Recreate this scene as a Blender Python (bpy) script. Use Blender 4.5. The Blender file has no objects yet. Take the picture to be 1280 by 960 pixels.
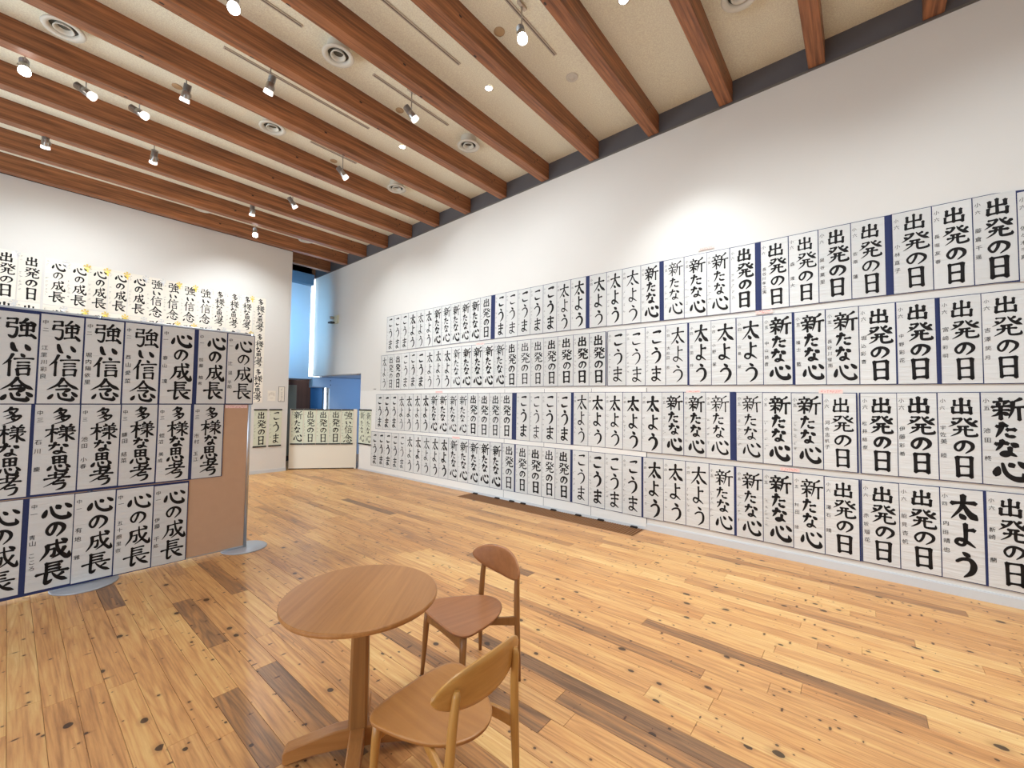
import bpy, bmesh, math, random
from mathutils import Vector, Matrix
SC = bpy.context.scene
COL = SC.collection
R = math.radians

AREA_BACK, AREA_LEFT, ALC_A, ALC_B, SLIT, SPOTW = 70, 270, 16, 16, 3.6, 310
# ------------------------------------------------------------------ camera
YAW, PITCH, ROLL, FPX = 0.87632, 0.04067, 0.01239, 524.84
cy, sy, cp, sp = math.cos(YAW), math.sin(YAW), math.cos(PITCH), math.sin(PITCH)
fwd = Vector((sy*cp, cy*cp, sp)); rgt = Vector((cy, -sy, 0)); upv = rgt.cross(fwd)
cr, sr = math.cos(ROLL), math.sin(ROLL)
r2 = rgt*cr + upv*sr; u2 = upv*cr - rgt*sr
cam_data = bpy.data.cameras.new('camera')
cam_data.sensor_width = 36.0
cam_data.lens = 36.0*FPX/1280.0
cam_data.clip_start = 0.05
cam = bpy.data.objects.new('camera', cam_data)
M = Matrix((r2, u2, -fwd)).transposed().to_4x4()
M.translation = Vector((0, 0, 1.6))
cam.matrix_world = M
COL.objects.link(cam)
SC.camera = cam

# ------------------------------------------------------------------ world, exposure, large lights
world = bpy.data.worlds.new('world'); SC.world = world
world.use_nodes = True
world.node_tree.nodes['Background'].inputs[0].default_value = (0.55, 0.72, 1.0, 1)
world.node_tree.nodes['Background'].inputs[1].default_value = 0.6
SC.view_settings.view_transform = 'Standard'
SC.view_settings.look = 'None'
SC.view_settings.gamma = 1.0
SC.view_settings.exposure = 0.22
SC.view_settings.use_curve_mapping = False
SC.cycles.max_bounces = 8
SC.cycles.diffuse_bounces = 5
SC.cycles.sample_clamp_indirect = 6.0

def area(name, loc, target, sx, sy_, power, col):
    d = bpy.data.lights.new(name, 'AREA'); d.shape = 'RECTANGLE'; d.size = sx; d.size_y = sy_
    d.energy = power; d.color = col
    o = bpy.data.objects.new(name, d); COL.objects.link(o)
    o.location = loc
    o.rotation_euler = (Vector(target)-Vector(loc)).to_track_quat('-Z', 'Y').to_euler()
    return o
# unseen area lights added as soft fill: overhead behind camera, two at left
area('area_fill_back', (1.0, -2.2, 4.85), (1.2, -2.0, 0), 6.0, 3.2, AREA_BACK, (0.64, 0.84, 1.0))
area('area_fill_left', (-3.1, 7.3, 1.5), (3.0, 5.6, 2.6), 4.6, 2.4, AREA_LEFT, (0.64, 0.84, 1.0))
area('area_fill_left_near', (-3.1, 2.0, 1.5), (3.0, 2.6, 2.5), 4.0, 2.4, AREA_LEFT*0.48, (0.70, 0.85, 1.0))
# unseen blue area lights added for assumed daylight in alcove and passage
al = area('area_fill_alcove', (4.12, 10.15, 3.4), (4.72, 11.35, 3.45), 0.5, 2.2, ALC_A, (0.24, 0.60, 1.0)); al.data.spread = R(115)
area('area_fill_corridor', (6.9, 9.6, 1.75), (5.9, 11.2, 1.5), 1.0, 1.0, ALC_B, (0.20, 0.48, 1.0))

# ------------------------------------------------------------------ helpers
def srgb(r, g, b):
    f = lambda c: (c/255/12.92 if c/255 <= 0.04045 else ((c/255+0.055)/1.055)**2.4)
    return (f(r), f(g), f(b), 1.0)

class MB:
    def __init__(s): s.v = []; s.f = []; s.m = []; s.sm = []
    def box(s, x0, x1, y0, y1, z0, z1, bev=0, mi=0):
        i = len(s.v)
        if bev <= 0:
            s.v += [(x0,y0,z0),(x1,y0,z0),(x1,y1,z0),(x0,y1,z0),(x0,y0,z1),(x1,y0,z1),(x1,y1,z1),(x0,y1,z1)]
            F = [(0,3,2,1),(4,5,6,7),(0,1,5,4),(1,2,6,5),(2,3,7,6),(3,0,4,7)]
        else:
            b = bev
            s.v += [(x0,y0,z0),(x1,y0,z0),(x1,y1,z0),(x0,y1,z0),(x0,y0,z1-b),(x1,y0,z1-b),(x1,y1,z1-b),(x0,y1,z1-b),
                    (x0+b,y0+b,z1),(x1-b,y0+b,z1),(x1-b,y1-b,z1),(x0+b,y1-b,z1)]
            F = [(0,3,2,1),(8,9,10,11),(0,1,5,4),(1,2,6,5),(2,3,7,6),(3,0,4,7),(4,5,9,8),(5,6,10,9),(6,7,11,10),(7,4,8,11)]
        for f in F: s.f.append(tuple(i+k for k in f)); s.m.append(mi); s.sm.append(False)
        return s
    def tube(s, pts, rad, n=10, cap=True, mi=0, sq=1.0):
        pts = [Vector(p) for p in pts]
        if not isinstance(rad, (list, tuple)): rad = [rad]*len(pts)
        base = len(s.v); N = len(pts)
        ref = Vector((0, 0, 1))
        d0 = (pts[1]-pts[0]).normalized()
        if abs(d0.dot(ref)) > 0.9: ref = Vector((1, 0, 0))
        for k, p in enumerate(pts):
            a = pts[max(0, k-1)]; b = pts[min(N-1, k+1)]
            d = (b-a).normalized(); u = d.cross(ref).normalized(); w = d.cross(u).normalized()
            for j in range(n):
                t = 2*math.pi*(j+0.5)/n
                q = p + u*math.cos(t)*rad[k] + w*math.sin(t)*rad[k]*sq
                s.v.append(tuple(q))
        for k in range(N-1):
            for j in range(n):
                a = base+k*n+j; b = base+k*n+(j+1) % n
                s.f.append((a, b, b+n, a+n)); s.m.append(mi); s.sm.append(n > 6)
        if cap:
            s.f.append(tuple(base+j for j in range(n))[::-1]); s.m.append(mi); s.sm.append(False)
            s.f.append(tuple(base+(N-1)*n+j for j in range(n))); s.m.append(mi); s.sm.append(False)
        return s
    def lathe(s, prof, n=32, c=(0, 0, 0), mi=0, smooth=True):
        base = len(s.v); N = len(prof)
        for (r, z) in prof:
            for j in range(n):
                t = 2*math.pi*j/n
                s.v.append((c[0]+r*math.cos(t), c[1]+r*math.sin(t), c[2]+z))
        for k in range(N-1):
            for j in range(n):
                a = base+k*n+j; b = base+k*n+(j+1) % n
                s.f.append((a, b, b+n, a+n)); s.m.append(mi); s.sm.append(smooth)
        return s
    def grid(s, top, bot, mi=0, smooth=True):
        """closed shell between two equal-size point rings/grids (lists of rows)"""
        return s
    def poly(s, pts, mi=0):
        i = len(s.v); s.v += [tuple(p) for p in pts]; s.f.append(tuple(range(i, i+len(pts)))); s.m.append(mi); s.sm.append(False)
        return s
    def build(s, name, mats, parent=None, loc=None, rotz=0, link=True):
        me = bpy.data.meshes.new(name)
        me.from_pydata(s.v, [], s.f)
        if not isinstance(mats, (list, tuple)): mats = [mats]
        for m in mats: me.materials.append(m)
        me.polygons.foreach_set('material_index', s.m)
        me.polygons.foreach_set('use_smooth', s.sm)
        me.update()
        o = bpy.data.objects.new(name, me)
        COL.objects.link(o)
        if loc is not None: o.location = loc
        if rotz: o.rotation_euler = (0, 0, rotz)
        if parent is not None: o.parent = parent
        return o

def fix_normals(o):
    bm = bmesh.new(); bm.from_mesh(o.data); bmesh.ops.recalc_face_normals(bm, faces=bm.faces); bm.to_mesh(o.data); bm.free()
def bevel(o, w, seg=2):
    m = o.modifiers.new('bevel', 'BEVEL'); m.width = w; m.segments = seg; m.limit_method = 'ANGLE'; m.angle_limit = R(40)
def empty(name, loc, rotz=0):
    o = bpy.data.objects.new(name, None); COL.objects.link(o); o.location = loc; o.rotation_euler = (0, 0, rotz)
    o.empty_display_size = 0.1
    return o
def tag(o, label, cat, group=None):
    o['label'] = label; o['category'] = cat
    if group: o['group'] = group
    return o
def struct(o):
    o['kind'] = 'structure'; return o

# ------------------------------------------------------------------ materials
def mat(name, col, rough=0.6, metal=0.0, spec=0.5, noise=0.0, nscale=20, bump=0.0, bscale=60, emit=None, estr=0, bdist=0.01):
    m = bpy.data.materials.new(name); m.use_nodes = True
    nt = m.node_tree; b = nt.nodes['Principled BSDF']
    b.inputs['Base Color'].default_value = col
    b.inputs['Roughness'].default_value = rough
    b.inputs['Metallic'].default_value = metal
    b.inputs['Specular IOR Level'].default_value = spec
    tc = nt.nodes.new('ShaderNodeNewGeometry')
    if noise > 0:
        n = nt.nodes.new('ShaderNodeTexNoise'); n.inputs['Scale'].default_value = nscale; n.inputs['Detail'].default_value = 4
        nt.links.new(tc.outputs['Position'], n.inputs['Vector'])
        mx = nt.nodes.new('ShaderNodeMixRGB'); mx.blend_type = 'MIX'
        mx.inputs[1].default_value = tuple(c*(1-noise) for c in col[:3])+(1,)
        mx.inputs[2].default_value = tuple(min(1, c*(1+noise)) for c in col[:3])+(1,)
        nt.links.new(n.outputs['Fac'], mx.inputs[0]); nt.links.new(mx.outputs[0], b.inputs['Base Color'])
    if bump > 0:
        n = nt.nodes.new('ShaderNodeTexNoise'); n.inputs['Scale'].default_value = bscale; n.inputs['Detail'].default_value = 3
        nt.links.new(tc.outputs['Position'], n.inputs['Vector'])
        bp = nt.nodes.new('ShaderNodeBump'); bp.inputs['Strength'].default_value = bump; bp.inputs['Distance'].default_value = bdist
        nt.links.new(n.outputs['Fac'], bp.inputs['Height']); nt.links.new(bp.outputs[0], b.inputs['Normal'])
    if emit is not None:
        b.inputs['Emission Color'].default_value = emit; b.inputs['Emission Strength'].default_value = estr
    return m

def N(nt, t, **kw):
    n = nt.nodes.new(t)
    for k, v in kw.items():
        if k.startswith('_'): setattr(n, k[1:], v)
        else: n.inputs[k].default_value = v
    return n
def math_(nt, op, a, b=None, c=None):
    n = nt.nodes.new('ShaderNodeMath'); n.operation = op
    for i, x in enumerate((a, b, c)):
        if x is None: continue
        if isinstance(x, (int, float)): n.inputs[i].default_value = x
        else: nt.links.new(x, n.inputs[i])
    return n.outputs[0]
def ramp(nt, fac, stops):
    n = nt.nodes.new('ShaderNodeValToRGB')
    e = n.color_ramp.elements
    while len(e) < len(stops): e.new(0.5)
    for k, (p, c) in enumerate(stops): e[k].position = p; e[k].color = c
    nt.links.new(fac, n.inputs[0]); return n.outputs[0]
def mapping(nt, vec, scale=(1,1,1), loc=(0,0,0), rot=(0,0,0)):
    n = nt.nodes.new('ShaderNodeMapping'); n.inputs['Scale'].default_value = scale; n.inputs['Location'].default_value = loc
    n.inputs['Rotation'].default_value = rot
    nt.links.new(vec, n.inputs['Vector']); return n.outputs[0]

def wood(name, dark, light, axis='X', fine=60.0, rough=0.45, coord='Object', contrast=(0.3, 0.75), lam=None, specks=0.0, bump=0.15):
    """straight-grained timber, grain along the given axis of the object"""
    m = bpy.data.materials.new(name); m.use_nodes = True
    nt = m.node_tree; b = nt.nodes['Principled BSDF']; b.inputs['Roughness'].default_value = rough
    tc = nt.nodes.new('ShaderNodeTexCoord'); v = tc.outputs[coord]
    st = {'X': (0.04, 1, 1), 'Y': (1, 0.04, 1), 'Z': (1, 1, 0.04)}[axis]
    n1 = N(nt, 'ShaderNodeTexNoise', Scale=fine, Detail=5.0, Roughness=0.6)
    nt.links.new(mapping(nt, v, st), n1.inputs['Vector'])
    n2 = N(nt, 'ShaderNodeTexNoise', Scale=fine*0.12, Detail=3.0)
    nt.links.new(mapping(nt, v, tuple(1 if s == 1 else 0.15 for s in st)), n2.inputs['Vector'])
    f = math_(nt, 'ADD', math_(nt, 'MULTIPLY', n1.outputs['Fac'], 0.6), math_(nt, 'MULTIPLY', n2.outputs['Fac'], 0.4))
    col = ramp(nt, f, [(contrast[0], dark), (contrast[1], light)])
    if lam:   # laminations: stacked boards of their own tone
        ax, step = lam
        sep = nt.nodes.new('ShaderNodeSeparateXYZ'); nt.links.new(v, sep.inputs[0])
        k = math_(nt, 'FLOOR', math_(nt, 'DIVIDE', sep.outputs[ax], step))
        wn = nt.nodes.new('ShaderNodeTexWhiteNoise'); wn.noise_dimensions = '1D'; nt.links.new(k, wn.inputs['W'])
        mx = nt.nodes.new('ShaderNodeMixRGB'); mx.blend_type = 'MULTIPLY'; mx.inputs[0].default_value = 1
        nt.links.new(col, mx.inputs[1])
        g = ramp(nt, wn.outputs['Value'], [(0, (0.80, 0.78, 0.76, 1)), (1, (1.12, 1.10, 1.08, 1))])
        nt.links.new(g, mx.inputs[2]); col = mx.outputs[0]
    if specks > 0:
        vo = N(nt, 'ShaderNodeTexVoronoi', Scale=5.0); vo.feature = 'F1'
        nt.links.new(mapping(nt, v, tuple(1.6 if s == 1 else 0.8 for s in st)), vo.inputs['Vector'])
        mk = math_(nt, 'LESS_THAN', vo.outputs['Distance'], specks)
        mx = nt.nodes.new('ShaderNodeMixRGB'); nt.links.new(mk, mx.inputs[0]); nt.links.new(col, mx.inputs[1])
        mx.inputs[2].default_value = tuple(c*0.25 for c in dark[:3])+(1,); col = mx.outputs[0]
    nt.links.new(col, b.inputs['Base Color'])
    if bump:
        bp = N(nt, 'ShaderNodeBump', Strength=bump, Distance=0.002)
        nt.links.new(n1.outputs['Fac'], bp.inputs['Height']); nt.links.new(bp.outputs[0], b.inputs['Normal'])
    return m

def floor_mat():
    m = bpy.data.materials.new('old_pine_floor'); m.use_nodes = True
    nt = m.node_tree; b = nt.nodes['Principled BSDF']
    geo = nt.nodes.new('ShaderNodeNewGeometry')
    at = nt.nodes.new('ShaderNodeAttribute'); at.attribute_name = 'tone'
    as_ = nt.nodes.new('ShaderNodeAttribute'); as_.attribute_name = 'seed'
    tone = at.outputs['Fac']; seed = as_.outputs['Fac']
    cmb = nt.nodes.new('ShaderNodeCombineXYZ')
    nt.links.new(math_(nt, 'MULTIPLY', seed, 17.0), cmb.inputs[0]); nt.links.new(math_(nt, 'MULTIPLY', seed, 31.0), cmb.inputs[1]); nt.links.new(seed, cmb.inputs[2])
    va = nt.nodes.new('ShaderNodeVectorMath'); va.operation = 'ADD'
    nt.links.new(geo.outputs['Position'], va.inputs[0]); nt.links.new(cmb.outputs[0], va.inputs[1])
    v = va.outputs[0]
    # cathedral grain: distorted rings stretched along the plank
    nz = N(nt, 'ShaderNodeTexNoise', Scale=1.5, Detail=1.5); nt.links.new(mapping(nt, v, (7, 0.30, 1)), nz.inputs['Vector'])
    rings = math_(nt, 'SINE', math_(nt, 'MULTIPLY', nz.outputs['Fac'], 85.0))
    rings = math_(nt, 'MULTIPLY_ADD', rings, 0.5, 0.5)
    fn = N(nt, 'ShaderNodeTexNoise', Scale=45.0, Detail=5.0, Roughness=0.65); nt.links.new(mapping(nt, v, (1, 0.05, 1)), fn.inputs['Vector'])
    big = N(nt, 'ShaderNodeTexNoise', Scale=2.5, Detail=3.0); nt.links.new(mapping(nt, v, (1.5, 0.5, 1)), big.inputs['Vector'])
    f = math_(nt, 'ADD', math_(nt, 'MULTIPLY', math_(nt, 'POWER', rings, 2.5), -0.13), math_(nt, 'MULTIPLY', math_(nt, 'SUBTRACT', fn.outputs['Fac'], 0.5), 1.0))
    f = math_(nt, 'ADD', f, math_(nt, 'MULTIPLY', math_(nt, 'SUBTRACT', big.outputs['Fac'], 0.5), 0.32))
    t = math_(nt, 'ADD', tone, f)
    col = ramp(nt, t, [(0.0, srgb(110, 80, 58)), (0.22, srgb(144, 106, 74)), (0.42, srgb(182, 130, 82)), (0.62, srgb(208, 154, 98)), (0.85, srgb(222, 180, 118)), (1.0, srgb(232, 198, 140))])
    # warm (orange) tint on some planks
    wn = nt.nodes.new('ShaderNodeTexWhiteNoise'); wn.noise_dimensions = '1D'; nt.links.new(seed, wn.inputs['W'])
    mxw = nt.nodes.new('ShaderNodeMixRGB'); mxw.blend_type = 'MULTIPLY'
    nt.links.new(math_(nt, 'MULTIPLY', wn.outputs['Value'], 0.55), mxw.inputs[0]); nt.links.new(col, mxw.inputs[1]); mxw.inputs[2].default_value = (1.0, 0.88, 0.74, 1)
    col = mxw.outputs[0]
    # knots
    def knots(col, scale, vs, r0, r1, thr, dark, seedk):
        wob = N(nt, 'ShaderNodeTexNoise', Scale=22.0, Detail=2.0); nt.links.new(v, wob.inputs['Vector'])
        vo = N(nt, 'ShaderNodeTexVoronoi', Scale=scale); vo.voronoi_dimensions = '2D'; vo.feature = 'F1'
        nt.links.new(mapping(nt, v, vs, loc=(seedk, seedk*2.3, 0)), vo.inputs['Vector'])
        sepc = nt.nodes.new('ShaderNodeSeparateColor'); nt.links.new(vo.outputs['Color'], sepc.inputs[0])
        rad = math_(nt, 'MULTIPLY', math_(nt, 'MAXIMUM', math_(nt, 'SUBTRACT', sepc.outputs[0], thr), 0.0), r0/(1-thr))
        dd = math_(nt, 'ADD', vo.outputs['Distance'], math_(nt, 'MULTIPLY', math_(nt, 'SUBTRACT', wob.outputs['Fac'], 0.5), r1))
        k = math_(nt, 'DIVIDE', math_(nt, 'SUBTRACT', rad, dd), 0.010)
        k = math_(nt, 'MINIMUM', math_(nt, 'MAXIMUM', k, 0.0), 1.0)
        mx = nt.nodes.new('ShaderNodeMixRGB'); nt.links.new(math_(nt, 'MULTIPLY', k, 0.9), mx.inputs[0]); nt.links.new(col, mx.inputs[1]); mx.inputs[2].default_value = dark
        # soft halo
        h = math_(nt, 'DIVIDE', math_(nt, 'SUBTRACT', math_(nt, 'MULTIPLY', rad, 2.4), dd), 0.12)
        h = math_(nt, 'MULTIPLY', math_(nt, 'MINIMUM', math_(nt, 'MAXIMUM', h, 0.0), 1.0), 0.35)
        mh = nt.nodes.new('ShaderNodeMixRGB'); nt.links.new(h, mh.inputs[0]); nt.links.new(mx.outputs[0], mh.inputs[1]); mh.inputs[2].default_value = srgb(120, 72, 38)
        mz = nt.nodes.new('ShaderNodeMixRGB'); nt.links.new(k, mz.inputs[0]); nt.links.new(mh.outputs[0], mz.inputs[1]); nt.links.new(mx.outputs[0], mz.inputs[2])
        return mz.outputs[0]
    col = knots(col, 4.2, (1.0, 0.72, 1), 0.085, 0.06, 0.40, srgb(44, 27, 20), 0.0)
    col = knots(col, 7.0, (0.55, 1.5, 1), 0.075, 0.16, 0.60, srgb(74, 44, 28), 7.7)
    col = knots(col, 11.0, (1.0, 0.9, 1), 0.09, 0.06, 0.5, srgb(60, 36, 24), 3.1)
    nt.links.new(col, b.inputs['Base Color'])
    rr = math_(nt, 'MULTIPLY_ADD', fn.outputs['Fac'], 0.22, 0.24)
    nt.links.new(rr, b.inputs['Roughness'])
    b.inputs['Specular IOR Level'].default_value = 0.45
    bp = N(nt, 'ShaderNodeBump', Strength=0.12, Distance=0.002)
    nt.links.new(fn.outputs['Fac'], bp.inputs['Height']); nt.links.new(bp.outputs[0], b.inputs['Normal'])
    return m

def paper_mat(name, base):
    m = bpy.data.materials.new(name); m.use_nodes = True
    nt = m.node_tree; b = nt.nodes['Principled BSDF']; b.inputs['Roughness'].default_value = 0.85; b.inputs['Specular IOR Level'].default_value = 0.2
    oi = nt.nodes.new('ShaderNodeObjectInfo')
    geo = nt.nodes.new('ShaderNodeNewGeometry')
    n = N(nt, 'ShaderNodeTexNoise', Scale=7.0, Detail=2.0, Distortion=0.6)
    nt.links.new(mapping(nt, geo.outputs['Position'], (0.5, 0.5, 4.0)), n.inputs['Vector'])
    wv = math_(nt, 'MULTIPLY_ADD', oi.outputs['Random'], 0.10, 0.92)
    mx = nt.nodes.new('ShaderNodeMixRGB'); mx.blend_type = 'MULTIPLY'; mx.inputs[0].default_value = 1
    mx.inputs[1].default_value = base
    c3 = nt.nodes.new('ShaderNodeCombineColor')
    for k in range(3): nt.links.new(wv, c3.inputs[k])
    nt.links.new(c3.outputs[0], mx.inputs[2]); nt.links.new(mx.outputs[0], b.inputs['Base Color'])
    bp = N(nt, 'ShaderNodeBump', Strength=0.55, Distance=0.012)
    nt.links.new(n.outputs['Fac'], bp.inputs['Height']); nt.links.new(bp.outputs[0], b.inputs['Normal'])
    return m

M_WALL = mat('white_plaster', srgb(222, 217, 210), 0.85, spec=0.2, noise=0.015, nscale=3, bump=0.05, bscale=120)
M_PANEL = mat('white_panel', srgb(232, 228, 222), 0.7, spec=0.3)
M_BASE = mat('baseboard_grey', srgb(206, 207, 208), 0.5)
M_CEIL = mat('fibre_ceiling', srgb(240, 226, 204), 0.95, spec=0.1, noise=0.30, nscale=80, bump=0.5, bscale=140)
M_FASC = mat('dark_fascia', srgb(92, 90, 94), 0.6, noise=0.08, nscale=5)
M_METAL = mat('edge_metal', srgb(120, 116, 112), 0.4, metal=0.6)
M_BEAM = wood('laminated_beam', srgb(84, 50, 32), srgb(192, 126, 80), 'X', fine=46, rough=0.5, contrast=(0.34, 0.68), lam=(2, 0.03), specks=0.085)
M_FLOOR = floor_mat()
M_UNDER = mat('subfloor_dark', srgb(52, 34, 22), 0.9)
M_GRILLE = wood('grille_wood', srgb(120, 76, 40), srgb(172, 118, 66), 'X', fine=50, rough=0.5)
M_PIT = mat('grille_pit', srgb(22, 12, 6), 0.9)
M_INK = mat('sumi_ink', srgb(22, 17, 15), 0.62, spec=0.25)
M_INK2 = mat('thin_ink', srgb(74, 68, 66), 0.7, spec=0.2)
M_PAPER = paper_mat('calligraphy_paper', srgb(216, 214, 210))
M_PAPERW = paper_mat('calligraphy_paper_warm', srgb(240, 232, 218))
M_NAVY = mat('navy_mount', srgb(34, 44, 88), 0.8, noise=0.15, nscale=30)
M_DARKEDGE = mat('dark_mount', srgb(46, 46, 60), 0.8)
M_BLACK = mat('black_rod', srgb(24, 22, 22), 0.5)
M_PINK = mat('pink_tag', srgb(240, 205, 196), 0.8)
M_REDINK = mat('red_ink', srgb(206, 70, 60), 0.7)
M_BOARD = mat('beige_board_cloth', srgb(198, 160, 130), 0.9, spec=0.1, noise=0.05, nscale=12, bump=0.1, bscale=300)
M_ALU = mat('brushed_aluminium', srgb(200, 204, 210), 0.32, metal=0.85)
M_FOOT = mat('painted_steel_foot', srgb(176, 180, 188), 0.4, metal=0.3)
M_CREAM = mat('cream_screen', srgb(234, 224, 206), 0.7)
M_DARK = mat('dark_gap', srgb(34, 22, 18), 0.8)
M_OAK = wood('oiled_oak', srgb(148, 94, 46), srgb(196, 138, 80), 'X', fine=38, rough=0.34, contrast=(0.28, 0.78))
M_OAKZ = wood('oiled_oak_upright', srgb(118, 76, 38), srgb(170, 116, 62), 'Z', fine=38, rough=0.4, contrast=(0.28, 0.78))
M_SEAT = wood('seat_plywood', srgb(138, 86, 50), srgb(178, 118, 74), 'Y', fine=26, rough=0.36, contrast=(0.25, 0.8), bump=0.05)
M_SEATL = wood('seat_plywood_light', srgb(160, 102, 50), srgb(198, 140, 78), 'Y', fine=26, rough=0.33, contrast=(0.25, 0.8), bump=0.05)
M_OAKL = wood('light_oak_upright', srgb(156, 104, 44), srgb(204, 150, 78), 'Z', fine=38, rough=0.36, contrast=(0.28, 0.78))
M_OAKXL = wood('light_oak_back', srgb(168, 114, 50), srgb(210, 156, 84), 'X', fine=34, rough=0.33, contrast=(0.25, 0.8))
M_SPOT = mat('spot_nickel', srgb(176, 172, 166), 0.28, metal=0.9)
M_SPOTD = mat('spot_heat_sink', srgb(150, 146, 142), 0.35, metal=0.8)
M_VENT = mat('vent_enamel', srgb(206, 200, 186), 0.5)
M_VENTD = mat('vent_inside', srgb(70, 66, 56), 0.7)
M_TRACK = mat('track_grey', srgb(186, 172, 154), 0.5)
M_TRACKD = mat('track_slot', srgb(92, 80, 68), 0.6)
M_PATCH = mat('sensor_tan', srgb(186, 156, 118), 0.7)
M_GOLD = mat('gold_ribbon', srgb(236, 206, 96), 0.35, metal=0.2)
M_SILVER = mat('silver_ribbon', srgb(236, 234, 232), 0.25, metal=0.2)
M_GREENP = paper_mat('greenish_paper', srgb(220, 222, 200))
M_BROWN = wood('alcove_wood', srgb(70, 42, 30), srgb(104, 66, 48), 'Z', fine=12, rough=0.5)
M_GREYD = mat('grey_door', srgb(126, 120, 104), 0.6)
M_BLUEW = mat('alcove_plaster', srgb(206, 212, 218), 0.8)
M_GLASSD = mat('dusky_glass', srgb(58, 104, 140), 0.15, spec=0.6)
M_SKY = mat('daylight_slit', srgb(255, 255, 255), 0.6, emit=(0.86, 0.95, 1.0, 1), estr=SLIT)
M_LAMP = mat('lamp_lens', srgb(255, 255, 255), 0.4, emit=(1.0, 0.96, 0.92, 1), estr=14.0)
M_LAMPDIM = mat('lamp_lens_dim', srgb(240, 236, 230), 0.3, emit=(1.0, 0.94, 0.86, 1), estr=1.1)
# ------------------------------------------------------------------ brush strokes
# each glyph: strokes on a 100 x 100 grid (y down); first letter gives the brush profile
GL = {
'出': 'v 50 3 50 90;v 22 14 21 44;h 20 45 80 42;v 80 14 79 44;v 15 56 14 88;h 14 89 87 87;v 87 56 86 93',
'発': 'h 20 10 46 8;l 46 8 34 28 6 50;d 14 22 27 33;r 54 4 68 26 97 46;l 74 6 68 12 60 17;l 92 17 84 24 74 29;h 34 47 66 46;h 22 65 80 62;l 42 48 38 74 12 97;k 58 47 58 86 68 93 92 90 92 76',
'の': 'c 52 20 46 50 30 78 15 68 13 44 34 18 64 15 88 34 86 62 58 92',
'日': 'v 24 7 26 94;h 24 10 77 8;v 77 7 76 94;h 26 48 76 47;h 26 88 76 87',
'新': 'v 30 3 32 15;h 11 19 53 15;d 20 23 25 34;l 43 20 41 27 37 33;h 5 41 56 37;h 11 57 53 54;v 31 40 31 95;l 30 58 20 74 4 83;d 36 62 48 76;l 86 3 76 12 62 19;l 62 19 61 52 50 90;h 62 43 98 39;v 80 42 80 97',
'た': 'h 12 27 54 22;l 37 5 28 50 8 94;h 56 46 86 43;c 54 70 58 84 90 86',
'な': 'h 10 26 52 21;l 35 4 26 38 8 64;d 66 18 88 34;c 62 42 60 78 44 90 30 82 40 72 62 76 84 90',
'心': 'd 18 40 10 78;s 30 26 40 66 62 88 88 86 84 62;d 48 22 59 38;d 74 16 93 38',
'太': 'h 11 35 89 29;l 51 3 44 48 6 93;r 50 34 66 66 97 91;d 37 72 51 89',
'よ': 'h 53 30 84 26;c 52 5 52 70 38 88 17 80 24 66 50 69 88 90',
'う': 'd 38 5 60 19;u 16 44 38 32 64 32 78 50 70 76 40 98',
'こ': 'q 22 22 74 15 66 27;q 20 66 32 83 82 79',
'ま': 'h 18 24 84 20;h 22 46 80 43;c 50 4 51 74 36 89 17 80 26 68 50 73 86 92',
'強': 'h 8 12 36 10;v 36 9 35 31;h 10 30 36 29;v 10 30 8 50;h 8 50 38 48;u 38 48 36 80 26 93 12 84;l 68 4 58 17 46 27;h 46 28 86 24;d 78 15 92 31;v 50 38 51 61;h 50 39 88 36;v 88 36 86 61;h 50 59 86 57;v 68 27 68 85;h 44 87 86 82;d 80 72 96 94',
'い': 'q 14 18 20 62 36 78;d 66 24 84 64',
'信': 'l 31 5 20 30 2 53;v 22 33 22 95;d 58 3 67 15;h 37 27 97 22;h 48 41 84 38;h 48 54 84 51;v 48 66 50 93;h 48 67 86 64;v 86 64 84 93;h 50 90 84 88',
'念': 'l 50 3 34 30 2 55;r 50 5 68 30 99 51;h 36 38 62 36;u 28 52 68 49 52 63;d 20 72 8 92;s 34 66 42 89 66 96 80 94 78 80;d 50 65 59 79;d 76 63 94 81',
'成': 'h 26 27 84 22;l 26 26 24 60 4 94;h 26 49 48 47;u 48 47 45 74 33 78;s 54 3 60 52 82 86 94 92 95 68;l 82 44 66 72 40 92;d 69 3 86 15',
'長': 'v 32 5 32 50;h 32 10 77 8;h 32 23 70 21;h 32 36 70 34;h 4 51 96 46;k 32 50 32 90 50 78;r 48 50 66 74 97 91;l 82 57 72 64 60 70',
'多': 'l 46 2 32 18 12 29;l 40 14 70 11 54 36 14 54;d 36 24 48 33;l 60 42 46 56 24 68;l 56 52 86 48 66 76 10 99;d 48 62 62 73',
'様': 'h 2 29 40 25;v 24 3 24 96;l 24 30 16 52 0 68;d 26 38 38 52;d 52 3 60 15;l 84 1 80 8 74 15;h 47 19 92 16;h 51 30 88 28;h 43 42 98 39;v 69 18 69 94;l 64 55 54 70 40 80;h 46 57 63 54;l 90 48 84 54 76 59;r 70 52 80 72 99 88',
'思': 'v 24 6 26 47;h 24 8 76 6;v 76 6 74 47;v 50 8 50 45;h 26 27 74 25;h 26 45 74 44;d 16 60 4 86;s 32 58 40 86 66 94 84 90 80 70;d 48 56 58 69;d 76 53 95 73',
'考': 'h 18 19 68 15;v 42 2 42 35;h 4 38 92 33;l 80 5 50 44 2 76;h 38 54 72 50;u 42 52 37 67 76 64 70 88 46 99',
}
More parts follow.
